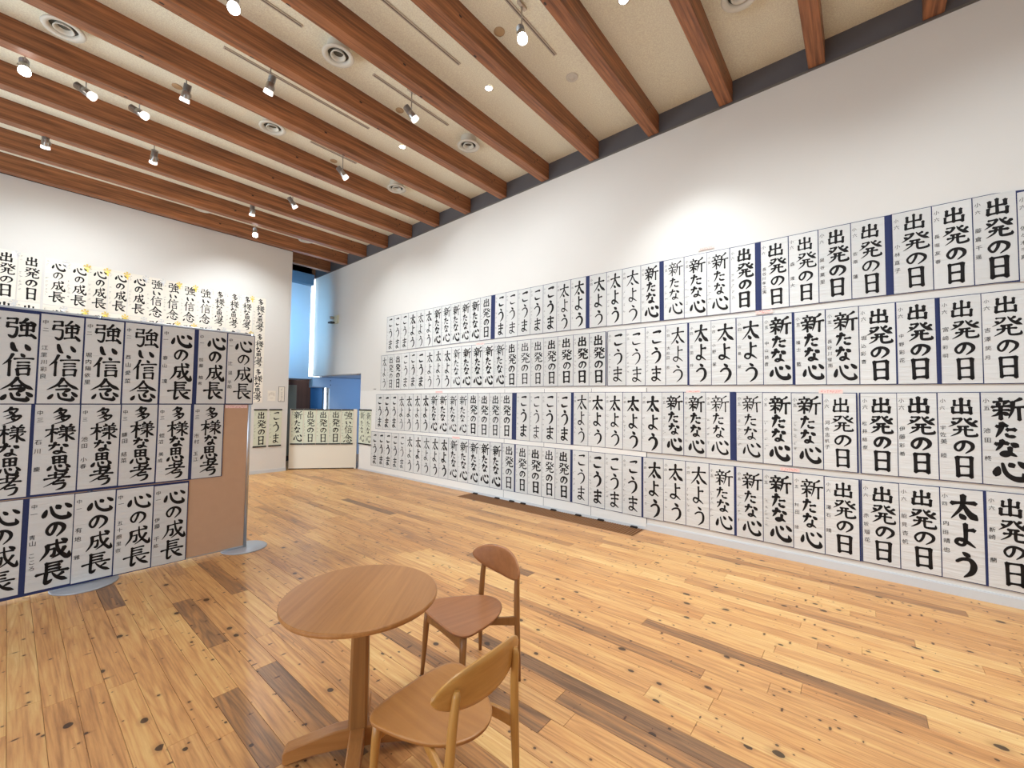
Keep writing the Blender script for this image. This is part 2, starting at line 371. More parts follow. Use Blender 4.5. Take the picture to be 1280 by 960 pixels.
PROF = {'h': [1.0, .62, .58, .72, 1.0], 'v': [1.1, .82, .8, .84, .95], 'l': [1.15, .95, .8, .55, .15], 'r': [.35, .7, .95, 1.35, .15],
        'd': [.35, .95, 1.25, .9], 'c': [.85, .7, .62, .6, .62, .7, .8, .95, .75, .25], 'u': [.6, .7, .8, .95, 1.1, .9, .2],
        'k': [.95, .85, .9, 1.1, .2], 's': [.5, .8, 1.0, 1.3, 1.2, .15], 'q': [.7, 1.05, .95, .3]}
def lerp_list(L, t):
    x = t*(len(L)-1); i = min(int(x), len(L)-2); return L[i]+(L[i+1]-L[i])*(x-i)
def catmull(P, n):
    Q = [P[0]]+P+[P[-1]]; out = []
    m = len(P)-1
    for k in range(n+1):
        x = k/n*m; i = min(int(x), m-1); t = x-i
        p0, p1, p2, p3 = Q[i], Q[i+1], Q[i+2], Q[i+3]
        out.append(tuple(0.5*((2*p1[j])+(-p0[j]+p2[j])*t+(2*p0[j]-5*p1[j]+4*p2[j]-p3[j])*t*t+(-p0[j]+3*p1[j]-3*p2[j]+p3[j])*t**3) for j in (0, 1)))
    return out
STK = {}
for g, s in GL.items():
    L = []
    for st in s.split(';'):
        p = st.split(); q = [float(x) for x in p[1:]]
        L.append((p[0], [(q[i], q[i+1]) for i in range(0, len(q), 2)]))
    STK[g] = L

def ink_glyph(mb, g, ox, oz, w, h, brush, rng, place, lod=1.0):
    """draw glyph g in the cell whose top-left is (ox, oz), size w x h; brush = stroke width in metres; place(u, v) -> 3D"""
    for typ, pts in STK[g]:
        P = [(ox+(x+rng.uniform(-1.3, 1.3))/100*w, oz-(y+rng.uniform(-1.3, 1.3))/100*h) for x, y in pts]
        ln = sum(math.dist(P[i], P[i+1]) for i in range(len(P)-1))
        n = max(3, int((2+ln/0.016)*lod)) if len(P) == 2 else max(5, int((3+ln/0.011)*lod))
        C = catmull(P, n)
        # slight bow on straight horizontals, as a brush leaves
        L_, R_ = [], []
        wj = rng.uniform(.88, 1.14)
        for k, c in enumerate(C):
            a = C[max(0, k-1)]; b = C[min(n, k+1)]
            dx, dz = b[0]-a[0], b[1]-a[1]; q = math.hypot(dx, dz) or 1e-9
            hw = 0.5*brush*wj*lerp_list(PROF[typ], k/n)
            bow = (0.03*ln*math.sin(math.pi*k/n)) if typ == 'h' else 0
            nx, nz = -dz/q, dx/q
            L_.append((c[0]+nx*hw, c[1]+nz*hw+bow)); R_.append((c[0]-nx*hw, c[1]-nz*hw+bow))
        # blunt slanted ends
        base = len(mb.v)
        hw0 = 0.5*brush*wj*PROF[typ][0]; hw1 = 0.5*brush*wj*PROF[typ][-1]
        a, b = C[0], C[1]; q = math.dist(a, b) or 1e-9; e0 = (a[0]-(b[0]-a[0])/q*hw0*.7, a[1]-(b[1]-a[1])/q*hw0*.7)
        a, b = C[-1], C[-2]; q = math.dist(a, b) or 1e-9; e1 = (a[0]-(b[0]-a[0])/q*hw1*.8, a[1]-(b[1]-a[1])/q*hw1*.8)
        for (lx, lz), (rx, rz) in zip(L_, R_):
            mb.v.append(place(lx, lz)); mb.v.append(place(rx, rz))
        for k in range(n):
            i = base+2*k; mb.f.append((i, i+1, i+3, i+2)); mb.m.append(0); mb.sm.append(False)
        i = len(mb.v); mb.v.append(place(*e0)); mb.f.append((base, i, base+1)); mb.m.append(0); mb.sm.append(False)
        i = len(mb.v); mb.v.append(place(*e1)); j = base+2*n; mb.f.append((j, j+1, i)); mb.m.append(0); mb.sm.append(False)

# wording: reading, cells (glyph, x0, x1, y0, y1 as fractions of the sheet), school year
TEXT = {
'D': ('出発の日', [('出', .25, .86, .05, .25), ('発', .20, .96, .27, .50), ('の', .30, .86, .52, .69), ('日', .26, .90, .70, .96)], '小六'),
'S': ('新たな心', [('新', .20, .97, .05, .30), ('た', .26, .82, .31, .50), ('な', .27, .84, .50, .70), ('心', .20, .98, .69, .95)], '小五'),
'T': ('太よう', [('太', .20, .93, .05, .35), ('よ', .24, .86, .35, .65), ('う', .27, .90, .66, .97)], '小四'),
'K': ('こうま', [('こ', .24, .92, .04, .32), ('う', .24, .90, .33, .64), ('ま', .25, .90, .66, .96)], '小三'),
'B': ('心の成長', [('心', .24, .98, .05, .26), ('の', .34, .84, .27, .45), ('成', .26, .97, .46, .70), ('長', .22, .96, .70, .96)], '中一'),
'A': ('強い信念', [('強', .24, .96, .04, .29), ('い', .34, .90, .30, .46), ('信', .24, .96, .44, .70), ('念', .20, .98, .70, .97)], '中二'),
'C': ('多様な思考', [('多', .32, .84, .03, .23), ('様', .26, .94, .22, .43), ('な', .32, .84, .42, .57), ('思', .30, .86, .57, .77), ('考', .26, .92, .76, .98)], '中三'),
}
_gc = {}
def glyph_flat(ch):
    """outline of one small written character from Blender's own built-in font, as flat geometry"""
    if ch not in _gc:
        cu = bpy.data.curves.new('g', 'FONT'); cu.body = ch; cu.resolution_u = 2; cu.offset = 0.004
        o = bpy.data.objects.new('g', cu); COL.objects.link(o)
        me = bpy.data.meshes.new_from_object(o.evaluated_get(bpy.context.evaluated_depsgraph_get()))
        _gc[ch] = ([(v.co.x, v.co.y) for v in me.vertices], [tuple(p.vertices) for p in me.polygons])
        bpy.data.objects.remove(o); bpy.data.curves.remove(cu); bpy.data.meshes.remove(me)
    return _gc[ch]
def small_text(mb, s, ox, oz, size, pitch, place, rng):
    for k, ch in enumerate(s):
        if ch == ' ': continue
        V, F = glyph_flat(ch); b = len(mb.v)
        jx = rng.uniform(-.06, .06)*size; sc = size*rng.uniform(.9, 1.08); sk = rng.uniform(.0, .14)
        for x, y in V: mb.v.append(place(ox+jx+x*sc*.95, oz-k*pitch-size*.8+y*sc+x*sk*sc))
        for f in F: mb.f.append(tuple(b+i for i in f)); mb.m.append(0); mb.sm.append(False)
def faint_marks(mb, ox, oz0, oz1, n, size, place, rng):
    """name column too small to read in the photograph: a few short brush touches per character"""
    for k in range(n):
        zc = oz0+(oz1-oz0)*k/max(1, n-1)
        for _ in range(4):
            x = ox+rng.uniform(0, size*.5); z = zc-rng.uniform(0, size)
            if rng.random() < .6: dx, dz, t = size*rng.uniform(.4, .8), size*.05, size*.07
            else: dx, dz, t = size*rng.uniform(-.1, .1), -size*rng.uniform(.3, .6), size*.07
            nx, nz = (0, t) if abs(dx) > abs(dz) else (t, 0)
            b = len(mb.v)
            mb.v += [place(x, z), place(x+nx, z+nz), place(x+dx+nx, z+dz+nz), place(x+dx, z+dz)]
            mb.f.append((b, b+1, b+2, b+3)); mb.m.append(0); mb.sm.append(False)

ORD = ['', 'first', 'second', 'third', 'fourth', 'fifth', 'sixth', 'seventh', 'eighth', 'ninth', 'tenth', 'eleventh', 'twelfth', 'thirteenth',
       'fourteenth', 'fifteenth', 'sixteenth', 'seventeenth', 'eighteenth', 'nineteenth', 'twentieth']
def nth(i, n, L='left', R_='right'):
    """i from 0 at the left of n"""
    if i < n-1-i: return ('%smost' % L) if i == 0 else '%s from %s' % (ORD[i+1], L)
    j = n-1-i
    return ('%smost' % R_) if j == 0 else '%s from %s' % (ORD[j+1], R_)

def sheet(kind, origin, ux, nrm, w, h, label, group, seed, name=None, brush=None, paper=None, rods=False, ribbon=None, tiltz=0.0, lod=1.0, sig=True, inkmat=None):
    """one calligraphy sheet; origin = its top-left corner, ux = unit vector to the right, nrm = unit vector towards the viewer"""
    rng = random.Random(seed)
    ux = Vector(ux); nrm = Vector(nrm); o3 = Vector(origin)
    # local frame: x right, y away from viewer, z up, origin at bottom centre
    def loc(u, v, d): return (u-w/2, -d, h+v)
    mb = MB()
    nb = 6   # paper hangs with a very slight billow
    amp = rng.uniform(0.0005, 0.002)
    prof = [amp*math.sin(math.pi*k/nb*rng.uniform(.9, 1.1)) for k in range(nb+1)]
    prof[0] = 0; prof[-1] = 0.0
    for k in range(nb+1):
        z = h*(1-k/nb)
        mb.v += [(-w/2, -prof[k]-.0015, z), (w/2, -prof[k]-.0015, z)]
    for k in range(nb):
        i = 2*k; mb.f.append((i, i+2, i+3, i+1)); mb.m.append(0); mb.sm.append(True)
    b = len(mb.v)
    mb.v += [(-w/2, 0, h), (w/2, 0, h), (w/2, 0, 0), (-w/2, 0, 0)]
    mb.f.append((b, b+1, b+2, b+3)); mb.m.append(0); mb.sm.append(False)
    for (q, zz, i1, i2) in ((-.0015, h, b+1, b), (-.0015, 0, b+2, b+3)):
        j = len(mb.v); mb.v += [(-w/2, q, zz), (w/2, q, zz), (w/2, 0, zz), (-w/2, 0, zz)]
        mb.f.append((j, j+1, j+2, j+3)); mb.m.append(0); mb.sm.append(False)
    for xx in (-w/2, w/2):
        j = len(mb.v); mb.v += [(xx, -.0015, h), (xx, 0, h), (xx, 0, 0), (xx, -.0015, 0)]
        mb.f.append((j, j+1, j+2, j+3)); mb.m.append(0); mb.sm.append(False)
    o = mb.build('calligraphy_sheet', paper or M_PAPER)
    X = ux; Z = Vector((0, 0, 1)); Y = -nrm
    if tiltz:
        rot = Matrix.Rotation(tiltz, 3, Y); X = rot @ X; Z = rot @ Z
    Mx = Matrix((X, Y, Z)).transposed().to_4x4()
    c = o3 + ux*(w/2) - Vector((0, 0, h))
    Mx.translation = c
    o.matrix_world = Mx
    def depth(v):
        t = min(max(-v/h*nb, 0), nb-1e-6); i = int(t); return prof[i]+(prof[i+1]-prof[i])*(t-i)
    place = lambda u, v: (u-w/2, -depth(v)-.0027, h+v)
    text, cells, year = TEXT[kind]
    bw = brush if brush else rng.choice([.8, .9, 1.0, 1.0, 1.15, 1.3])
    ink = MB()
    sl = rng.uniform(-.02, .05)
    yo = rng.uniform(-.008, .008)
    for (g, x0, x1, y0, y1) in cells:
        jx = rng.uniform(-.02, .02); sx = rng.uniform(.94, 1.04); sy_ = rng.uniform(.94, 1.02)
        cx_, cy_ = (x0+x1)/2+jx, (y0+y1)/2+yo; hw, hh = (x1-x0)/2*sx, (y1-y0)/2*sy_
        x0_, x1_ = max(.03, cx_-hw), min(.975, cx_+hw); y0_, y1_ = max(.025, cy_-hh), min(.975, cy_+hh)
        ks = 1.0 if g in 'こうまよたいのな心日太' else .86
        if g in '強様新発信': ks = .74
        ink_glyph(ink, g, x0_*w, -y0_*h, (x1_-x0_)*w, (y1_-y0_)*h, (.0245 if kind in 'DSTK' else .022)*bw*ks*(w/.25), rng, place, lod)
    lt = ink.build('lettering', inkmat or M_INK, parent=o)
    if sig:
        sg = MB()
        # Real names on the sheets are kept as columns of small characters beside the main text
        if name:
            col = MB()
            small_text(sg, year, .035*w, -.07*h, .040*(w/.25), .062*(h/.75), place, rng)
            small_text(sg, name, .03*w, -(.38+rng.uniform(-.03, .03))*h, .043*(w/.25), .40/max(4, len(name))*h, place, rng)
            sg.build('signature', M_INK if bw > 1.2 or kind in 'ABC' else M_INK2, parent=o)
        else:
            if lod > .7: small_text(sg, year, .035*w, -.07*h, .038*(w/.25), .058*(h/.75), place, rng)
            else: faint_marks(sg, .04*w, -.06*h, -.12*h, 2, .028, place, rng)
            faint_marks(sg, .035*w, -.40*h, -.74*h, rng.choice([4, 4, 5]), .034, place, rng)
            sg.build('signature', M_INK2, parent=o)
    if rods:
        for nm, z in (('top_rod', h), ('bottom_rod', 0)):
            MB().box(-w/2-.004, w/2+.004, -.012, .004, z-.014, z+.014).build(nm, M_BLACK, parent=o)
    if ribbon:
        rb = MB()
        cx_, cz_ = w*.5-.015, h-.035
        for k in range(5):
            a = k*2*math.pi/5+.4
            rb.poly([(cx_, -.006, cz_), (cx_+.045*math.cos(a-.4), -.012, cz_+.045*math.sin(a-.4)), (cx_+.05*math.cos(a+.3), -.016, cz_+.05*math.sin(a+.3))])
        rb.poly([(cx_-.008, -.006, cz_), (cx_+.012, -.008, cz_), (cx_+.02, -.01, cz_-.09), (cx_-.002, -.01, cz_-.085)])
        rb.build('ribbon', ribbon, parent=o)
    tag(o, label, 'calligraphy', group)
    return o
# measured sheet positions: (kind, near edges along the wall, top, bottom) in metres
RW = {
1: [('K',7.896,7.648,3.385,2.634), ('K',7.648,7.401,3.384,2.636), ('K',7.401,7.145,3.384,2.637), ('T',7.145,6.873,3.383,2.638), ('T',6.873,6.617,3.383,2.640), ('T',6.617,6.364,3.382,2.641), ('S',6.364,6.108,3.382,2.643), ('S',6.108,5.847,3.381,2.644), ('S',5.847,5.587,3.383,2.645), ('S',5.587,5.341,3.386,2.647), ('S',5.341,5.086,3.389,2.648), ('D',5.086,4.828,3.392,2.650), ('K',4.738,4.500,3.393,2.650), ('K',4.500,4.244,3.392,2.650), ('K',4.244,3.991,3.391,2.650), ('K',3.991,3.742,3.390,2.650), ('K',3.742,3.491,3.389,2.650), ('T',3.491,3.246,3.388,2.650), ('T',3.246,2.994,3.387,2.649), ('T',2.938,2.671,3.386,2.647), ('T',2.671,2.440,3.386,2.644), ('T',2.440,2.184,3.385,2.641), ('S',2.184,1.936,3.384,2.638), ('S',1.887,1.637,3.382,2.635), ('S',1.637,1.379,3.380,2.634), ('S',1.379,1.131,3.378,2.632), ('D',1.131,0.876,3.375,2.631), ('D',0.823,0.568,3.375,2.631), ('D',0.568,0.314,3.377,2.633), ('D',0.314,0.056,3.379,2.635), ('D',0.056,-0.195,3.380,2.636), ('D',-0.244,-0.508,3.382,2.635), ('D',-0.508,-0.754,3.382,2.635), ('D',-0.754,-1.001,3.382,2.634), ('D',-1.001,-1.248,3.353,2.618)],
2: [('T',8.089,7.855,2.553,1.814), ('D',7.855,7.609,2.555,1.815), ('D',7.609,7.350,2.557,1.817), ('K',7.350,7.078,2.560,1.819), ('K',7.078,6.845,2.562,1.821), ('K',6.845,6.573,2.564,1.823), ('T',6.573,6.312,2.567,1.824), ('T',6.312,6.069,2.569,1.826), ('T',6.069,5.806,2.571,1.828), ('S',5.806,5.549,2.574,1.830), ('S',5.549,5.284,2.574,1.831), ('S',5.284,5.007,2.573,1.831), ('S',5.007,4.752,2.572,1.832), ('S',4.752,4.503,2.571,1.832), ('D',4.503,4.248,2.570,1.833), ('D',4.248,3.969,2.569,1.833), ('D',3.969,3.724,2.568,1.834), ('D',3.724,3.464,2.567,1.833), ('D',3.464,3.199,2.567,1.832), ('D',3.199,2.939,2.566,1.830), ('D',2.939,2.684,2.566,1.829), ('K',2.651,2.388,2.566,1.827), ('K',2.388,2.127,2.566,1.826), ('K',2.127,1.866,2.566,1.824), ('T',1.866,1.602,2.566,1.823), ('T',1.585,1.335,2.565,1.820), ('T',1.335,1.073,2.563,1.817), ('T',1.073,0.811,2.561,1.814), ('S',0.811,0.546,2.559,1.811), ('S',0.526,0.266,2.556,1.807), ('S',0.266,0.010,2.554,1.805), ('D',0.010,-0.251,2.553,1.803), ('D',-0.258,-0.515,2.553,1.801), ('D',-0.539,-0.787,2.553,1.799), ('D',-0.787,-1.029,2.553,1.797)],
3: [('K',8.244,7.975,1.706,0.960), ('K',7.975,7.705,1.708,0.963), ('K',7.705,7.451,1.710,0.965), ('T',7.451,7.197,1.712,0.968), ('T',7.197,6.924,1.715,0.970), ('T',6.924,6.677,1.717,0.973), ('T',6.677,6.410,1.719,0.976), ('S',6.410,6.163,1.721,0.978), ('S',6.163,5.888,1.724,0.981), ('S',5.888,5.625,1.725,0.983), ('S',5.625,5.364,1.726,0.984), ('D',5.364,5.104,1.727,0.985), ('D',5.104,4.840,1.728,0.986), ('D',4.840,4.595,1.728,0.987), ('D',4.595,4.335,1.729,0.987), ('K',4.247,3.979,1.730,0.986), ('K',3.979,3.744,1.731,0.985), ('K',3.744,3.478,1.731,0.985), ('K',3.478,3.229,1.732,0.987), ('T',3.189,2.951,1.733,0.989), ('T',2.951,2.688,1.734,0.990), ('T',2.688,2.434,1.733,0.988), ('T',2.434,2.174,1.732,0.982), ('T',2.174,1.913,1.731,0.978), ('S',1.913,1.650,1.731,0.977), ('S',1.650,1.401,1.730,0.976), ('S',1.401,1.140,1.729,0.975), ('S',1.081,0.823,1.726,0.971), ('S',0.823,0.562,1.722,0.968), ('S',0.562,0.301,1.719,0.964), ('D',0.301,0.041,1.715,0.961), ('D',0.013,-0.247,1.715,0.960), ('D',-0.247,-0.509,1.716,0.963), ('D',-0.509,-0.763,1.718,0.965), ('S',-0.763,-1.021,1.720,0.964)],
4: [('K',8.400,8.135,0.885,0.149), ('K',8.135,7.892,0.888,0.150), ('K',7.892,7.637,0.892,0.151), ('K',7.637,7.388,0.895,0.152), ('K',7.388,7.150,0.897,0.152), ('T',7.150,6.879,0.899,0.153), ('T',6.879,6.629,0.902,0.154), ('T',6.629,6.360,0.904,0.155), ('T',6.360,6.106,0.906,0.156), ('T',6.106,5.843,0.908,0.157), ('S',5.843,5.593,0.908,0.158), ('S',5.593,5.325,0.908,0.158), ('S',5.325,5.069,0.908,0.158), ('S',5.069,4.811,0.907,0.158), ('S',4.811,4.550,0.907,0.158), ('D',4.538,4.277,0.907,0.159), ('D',4.254,4.008,0.907,0.163), ('D',4.008,3.742,0.907,0.166), ('D',3.742,3.497,0.907,0.169), ('D',3.497,3.234,0.908,0.172), ('K',3.200,2.941,0.907,0.170), ('K',2.941,2.690,0.906,0.164), ('K',2.690,2.436,0.906,0.158), ('K',2.436,2.174,0.905,0.151), ('T',2.154,1.895,0.905,0.150), ('T',1.895,1.630,0.906,0.155), ('T',1.630,1.368,0.904,0.155), ('S',1.368,1.107,0.900,0.149), ('S',1.088,0.830,0.899,0.143), ('S',0.830,0.560,0.896,0.139), ('S',0.560,0.301,0.893,0.134), ('D',0.301,0.035,0.890,0.134), ('D',0.016,-0.247,0.891,0.136), ('D',-0.247,-0.509,0.895,0.137), ('T',-0.509,-0.765,0.898,0.135), ('D',-0.775,-1.017,0.902,0.130)],
}
BW = {
1: [('A',-0.096,0.142,2.248,1.533), ('A',0.149,0.395,2.259,1.534), ('A',0.402,0.646,2.261,1.534), ('A',0.654,0.902,2.264,1.535), ('B',0.914,1.165,2.270,1.536), ('B',1.197,1.441,2.270,1.537), ('B',1.449,1.697,2.267,1.538)],
2: [('C',-0.102,0.127,1.525,0.802), ('C',0.145,0.397,1.525,0.809), ('C',0.402,0.651,1.525,0.812), ('C',0.656,0.906,1.526,0.809), ('C',0.913,1.160,1.526,0.803), ('C',1.183,1.436,1.527,0.797)],
3: [('B',-0.125,0.114,0.780,0.049), ('B',0.144,0.393,0.780,0.046), ('B',0.395,0.646,0.778,0.038), ('B',0.651,0.904,0.771,0.032), ('B',0.909,1.164,0.765,0.028)],
}
# ------------------------------------------------------------------ the setting
DOORX = 5.24
RX, LY, EY = 5.23, 9.82, 11.35       # right wall plane, left (far) wall plane, end of the alcove
BACKY, LEFTX = -4.2, -3.4
def ceil_z(y): return 5.35-0.019*y
def beam_z(y): return 5.105-0.0205*y

# floor: dark subfloor, then every plank
fl = struct(MB().box(LEFTX, RX+3.2, BACKY, 13.2, -.10, -.022).build('floor', M_UNDER))
rng = random.Random(4)
PW = 0.1172
special = [(3.04, -.23, 1.25, .30), (2.68, .75, 1.80, .38), (2.05, .45, 1.29, .31), (4.02, -.25, 1.25, .46), (1.74, 1.23, 2.60, .30),
           (3.03, 2.82, 4.16, .47), (2.68, 1.45, 2.73, .42), (1.10, 1.75, 2.77, .32), (.84, 1.98, 2.68, .32), (.94, 3.23, 4.13, .30), (1.32, 3.96, 4.94, .33),
           (3.6, 4.2, 6.0, .44), (2.5, 5.2, 6.9, .45), (4.4, 1.9, 3.9, .50), (4.75, -.6, 1.3, .40)]
planks = []
k0 = int((LEFTX-.06)/PW)-1
for k in range(k0, int((RX-.06)/PW)+2):
    x0 = max(LEFTX, .06+k*PW); x1 = min(RX, .06+(k+1)*PW)
    if x1-x0 < .02: continue
    sp = sorted([(a, b, t) for (cx_, a, b, t) in special if x0 <= cx_ < x1])
    spans = []; y = BACKY
    while y < EY:
        L = rng.choice([.9, 1.2, 1.5, 1.8, 1.8, 2.0])*rng.uniform(.85, 1.1)
        if y == BACKY: L *= rng.uniform(.3, 1)
        nxt = next((s for s in sp if s[0] >= y-1e-6), None)
        if nxt and nxt[0]-y < 1e-6: spans.append((nxt[0], nxt[1], nxt[2])); y = nxt[1]; continue
        e = min(y+L, EY)
        if nxt and e > nxt[0]-.35: e = nxt[0]
        t = rng.choice([.60, .66, .70, .74, .78, .64, .56]) + rng.uniform(-.05, .05)
        if rng.random() < .05: t = rng.uniform(.38, .5)
        if rng.random() < .015: t = .2
        spans.append((y, e, t)); y = e
    for a, b, t in spans:
        if x1 > 4.862 and b > 2.13 and a < 5.22:      # grille opening
            if a < 2.13: planks.append((x0, x1, a, 2.13, t))
            if b > 5.22: planks.append((x0, x1, 5.22, b, t))
            if x0 < 4.86: planks.append((x0, 4.862, max(a, 2.13), min(b, 5.22), t))
            continue
        planks.append((x0, x1, a, b, t))
def seen(p):
    cx_, cy_ = (p[0]+p[1])/2, min(max(p[2], .3), p[3]); d2 = cx_*cx_+cy_*cy_+2.56
    vis = 1 if (p[1] > -.05 and (p[3] > -.9) and cy_ > -.12*cx_-.2) else .001
    return vis*(p[1]-p[0])*(p[3]-p[2])*1.6/d2**1.5
planks.sort(key=seen, reverse=True)
def plank_mesh(mb, p):
    x0, x1, a, b, t = p; g = .0007
    mb.box(x0+g, x1-g, a+g, b-g, -.021, 0, bev=.0009)
def set_attr(o, tones, seeds):
    me = o.data
    for nm, vals in (('tone', tones), ('seed', seeds)):
        at = me.attributes.new(nm, 'FLOAT', 'POINT'); at.data.foreach_set('value', vals)
for i, p in enumerate(planks[:300]):
    mb = MB(); plank_mesh(mb, p)
    o = mb.build('plank', M_FLOOR, parent=fl)
    s = rng.random(); set_attr(o, [p[4]]*12, [s]*12)
mb = MB(); tn, sd = [], []
for p in planks[300:]:
    plank_mesh(mb, p); s = rng.random(); tn += [p[4]]*12; sd += [s]*12
o = mb.build('plank_field', M_FLOOR, parent=fl); set_attr(o, tn, sd); o['kind'] = 'stuff'
# plain boards in the passage beyond the right wall
mb = MB(); tn, sd = [], []
for k in range(26):
    plank_mesh(mb, (RX+k*PW, RX+(k+1)*PW, 8.2, 13.2, .6)); s = rng.random(); tn += [.6+rng.uniform(-.08, .08)]*12; sd += [s]*12
o = mb.build('passage_planks', M_FLOOR, parent=fl); set_attr(o, tn, sd); o['kind'] = 'stuff'

# floor grille
gr = empty('floor_grille', (4.862, 2.13, 0))
tag(gr, 'long wooden slatted floor grille at the foot of the right wall', 'floor grille')
MB().box(.0, .366, .0, 3.09, -.0218, -.0185).build('pit', M_PIT, parent=gr)
MB().box(-.0, .012, .0, 3.09, -.018, -.0005).build('rim', M_GRILLE, parent=gr)
sl = MB().box(.012, .366, 0, .0185, -.018, -.0005).build('slat', M_GRILLE, parent=gr)
for k in range(1, 86):
    o = sl.copy(); COL.objects.link(o); o.parent = gr; o.location = (0, k*.0361, 0)

# right wall with the low opening to the passage
wr = struct(MB().box(RX, RX+.28, BACKY, 8.92, -.02, 5.6).box(RX, RX+.28, 8.92, EY, 2.2, 5.6).build('wall_right', M_WALL))
for k, (a, b) in enumerate([(2.115, 2.90), (2.904, 3.705), (3.709, 4.50), (4.504, 8.9)]):
    MB().box(RX-.008, RX, a, b, .035, 1.79, bev=0).build('panel', M_PANEL, parent=wr)
struct(MB().box(RX-.020, RX, BACKY, 2.108, 0, .075, bev=0).box(RX-.012, RX, BACKY, 2.108, .075, .083).build('baseboard_right', M_BASE))
struct(MB().box(RX-.014, RX, 2.112, 8.92, 0, .034).build('baseboard_right', M_BASE))
clip0 = MB().box(-.03, 0, -.045, .045, 0, .022, bev=.008)
first = None
for k, y in enumerate([2.27, 2.74, 3.09, 3.51, 4.08, 4.31, 4.62, 5.12]):
    if first is None: first = clip0.build('panel_foot', M_DARK)
    o = first if k == 0 else first.copy()
    if k: COL.objects.link(o)
    o.location = (RX-.0145, y, 0)
    tag(o, 'small black panel foot on the grille, %s along the right wall' % nth(7-k, 8), 'panel foot', 'black feet under the wall panels')

for y in (2.112, 2.902, 3.707, 4.502):
    MB().box(RX-.0085, RX-.002, y-.0025, y+.0025, .034, 1.79).build('seam', M_DARKEDGE, parent=wr)
# left (far) wall
wl = struct(MB().box(LEFTX, 4.0, LY, LY+.16, -.02, 5.35).build('wall_left', M_WALL))
struct(MB().box(LEFTX, 4.0, LY-.014, LY, 0, .07).build('baseboard_left', M_BASE))
struct(MB().box(LEFTX, 4.0, LY-.03, LY, 4.905, 4.93).build('trim_1', M_DARK))
# room shell out of sight
struct(MB().box(LEFTX-.2, LEFTX, BACKY, 13.2, -.02, 5.6).build('wall_far_left', M_WALL))
struct(MB().box(LEFTX, RX+.28, BACKY-.2, BACKY, -.02, 5.6).build('wall_back', M_WALL))
# alcove behind the left wall: end wall with a daylight slit, low passage under it
we = struct(MB().box(LEFTX, 5.13, EY, EY+.2, 2.19, 5.6).build('wall_end', M_BLUEW))
struct(MB().box(5.13, RX+.25, EY+.12, EY+.14, 2.19, 4.86).build('window_1', M_SKY))
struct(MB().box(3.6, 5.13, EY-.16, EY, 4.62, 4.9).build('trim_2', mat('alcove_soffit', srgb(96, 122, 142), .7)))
struct(MB().box(LEFTX, RX, EY-.03, EY+.9, 2.12, 2.19).build('trim_3', M_BLUEW))
struct(MB().box(LEFTX, 6.2, 12.35, 12.5, -.02, 2.3).build('wall_passage', M_BROWN))
dr = struct(MB().box(4.25, DOORX, 12.30, 12.35, 0, 1.98).build('door_1', M_GREYD))
MB().box(DOORX-.1, DOORX-.07, 12.24, 12.30, .95, 1.05).build('door_handle', M_ALU, parent=dr)
struct(MB().box(RX+.01, 8.4, EY, EY+.2, 1.9, 2.19).box(5.72, 8.4, EY, EY+.2, -.02, 1.9).build('wall_passage_right', M_BLUEW))
lin = struct(MB().box(5.20, 5.74, EY-.09, EY, 1.92, 2.185).build('trim_4', M_BLUEW))
for z in (1.98, 2.1):
    MB().tube([(5.69, EY-.10, z), (5.69, EY-.085, z)], .013, 8).build('bolt', M_BLACK, parent=lin)
d2 = struct(MB().box(5.22, 5.575, EY+.04, EY+.07, 0, 1.9).build('door_2', M_GLASSD))
MB().box(5.555, 5.575, EY-.0, EY+.04, 0, 1.9).build('door_frame', M_BLUEW, parent=d2)
struct(MB().box(5.58, 5.645, EY+.05, EY+.06, 0, 1.9).build('window_2', M_SKY))
struct(MB().box(5.66, 5.675, EY-.01, EY+.0, 0, 1.9).build('trim_5', M_DARK))
struct(MB().box(8.2, 8.4, 8.2, EY, -.02, 2.3).box(RX+.28, 8.4, 8.2, 8.4, -.02, 2.3).build('wall_passage_side', M_BLUEW))
struct(MB().box(RX+.28, 8.4, 8.2, EY+.2, 2.2, 2.3).build('ceiling_passage', M_BLUEW))
# dark recessed frame in the soffit of the opening
struct(MB().box(RX+.05, RX+.23, 9.2, 10.6, 2.185, 2.2).build('trim_6', M_BASE))
struct(MB().box(3.95, 4.02, LY+.16, EY, -.02, 1.2).build('wall_alcove', M_BLUEW))

# ceiling, fascia and beams
v = [(LEFTX, BACKY), (RX+.28, BACKY), (RX+.28, 11.6), (LEFTX, 11.6)]
mb = MB()
mb.v = [(x, y, ceil_z(y)) for x, y in v]+[(x, y, ceil_z(y)+.1) for x, y in v]
mb.f = [(0, 1, 2, 3), (7, 6, 5, 4), (0, 4, 5, 1), (1, 5, 6, 2), (2, 6, 7, 3), (3, 7, 4, 0)]; mb.m = [0]*6; mb.sm = [False]*6
struct(mb.build('ceiling', M_CEIL))
def sloped(x0, x1, za, zb, name, m, y0=BACKY, y1=EY):
    mb = MB()
    P = [(x0, y0), (x1, y0), (x1, y1), (x0, y1)]
    mb.v = [(x, y, za(y)) for x, y in P]+[(x, y, zb(y)) for x, y in P]
    mb.f = [(0, 3, 2, 1), (4, 5, 6, 7), (0, 1, 5, 4), (1, 2, 6, 5), (2, 3, 7, 6), (3, 0, 4, 7)]; mb.m = [0]*6; mb.sm = [False]*6
    return mb.build(name, m)
struct(sloped(RX-.006, RX, beam_z, ceil_z, 'trim_7', M_FASC))
struct(sloped(RX-.012, RX, lambda y: beam_z(y)-.022, lambda y: beam_z(y)-.002, 'trim_8', M_METAL))
bi = 0
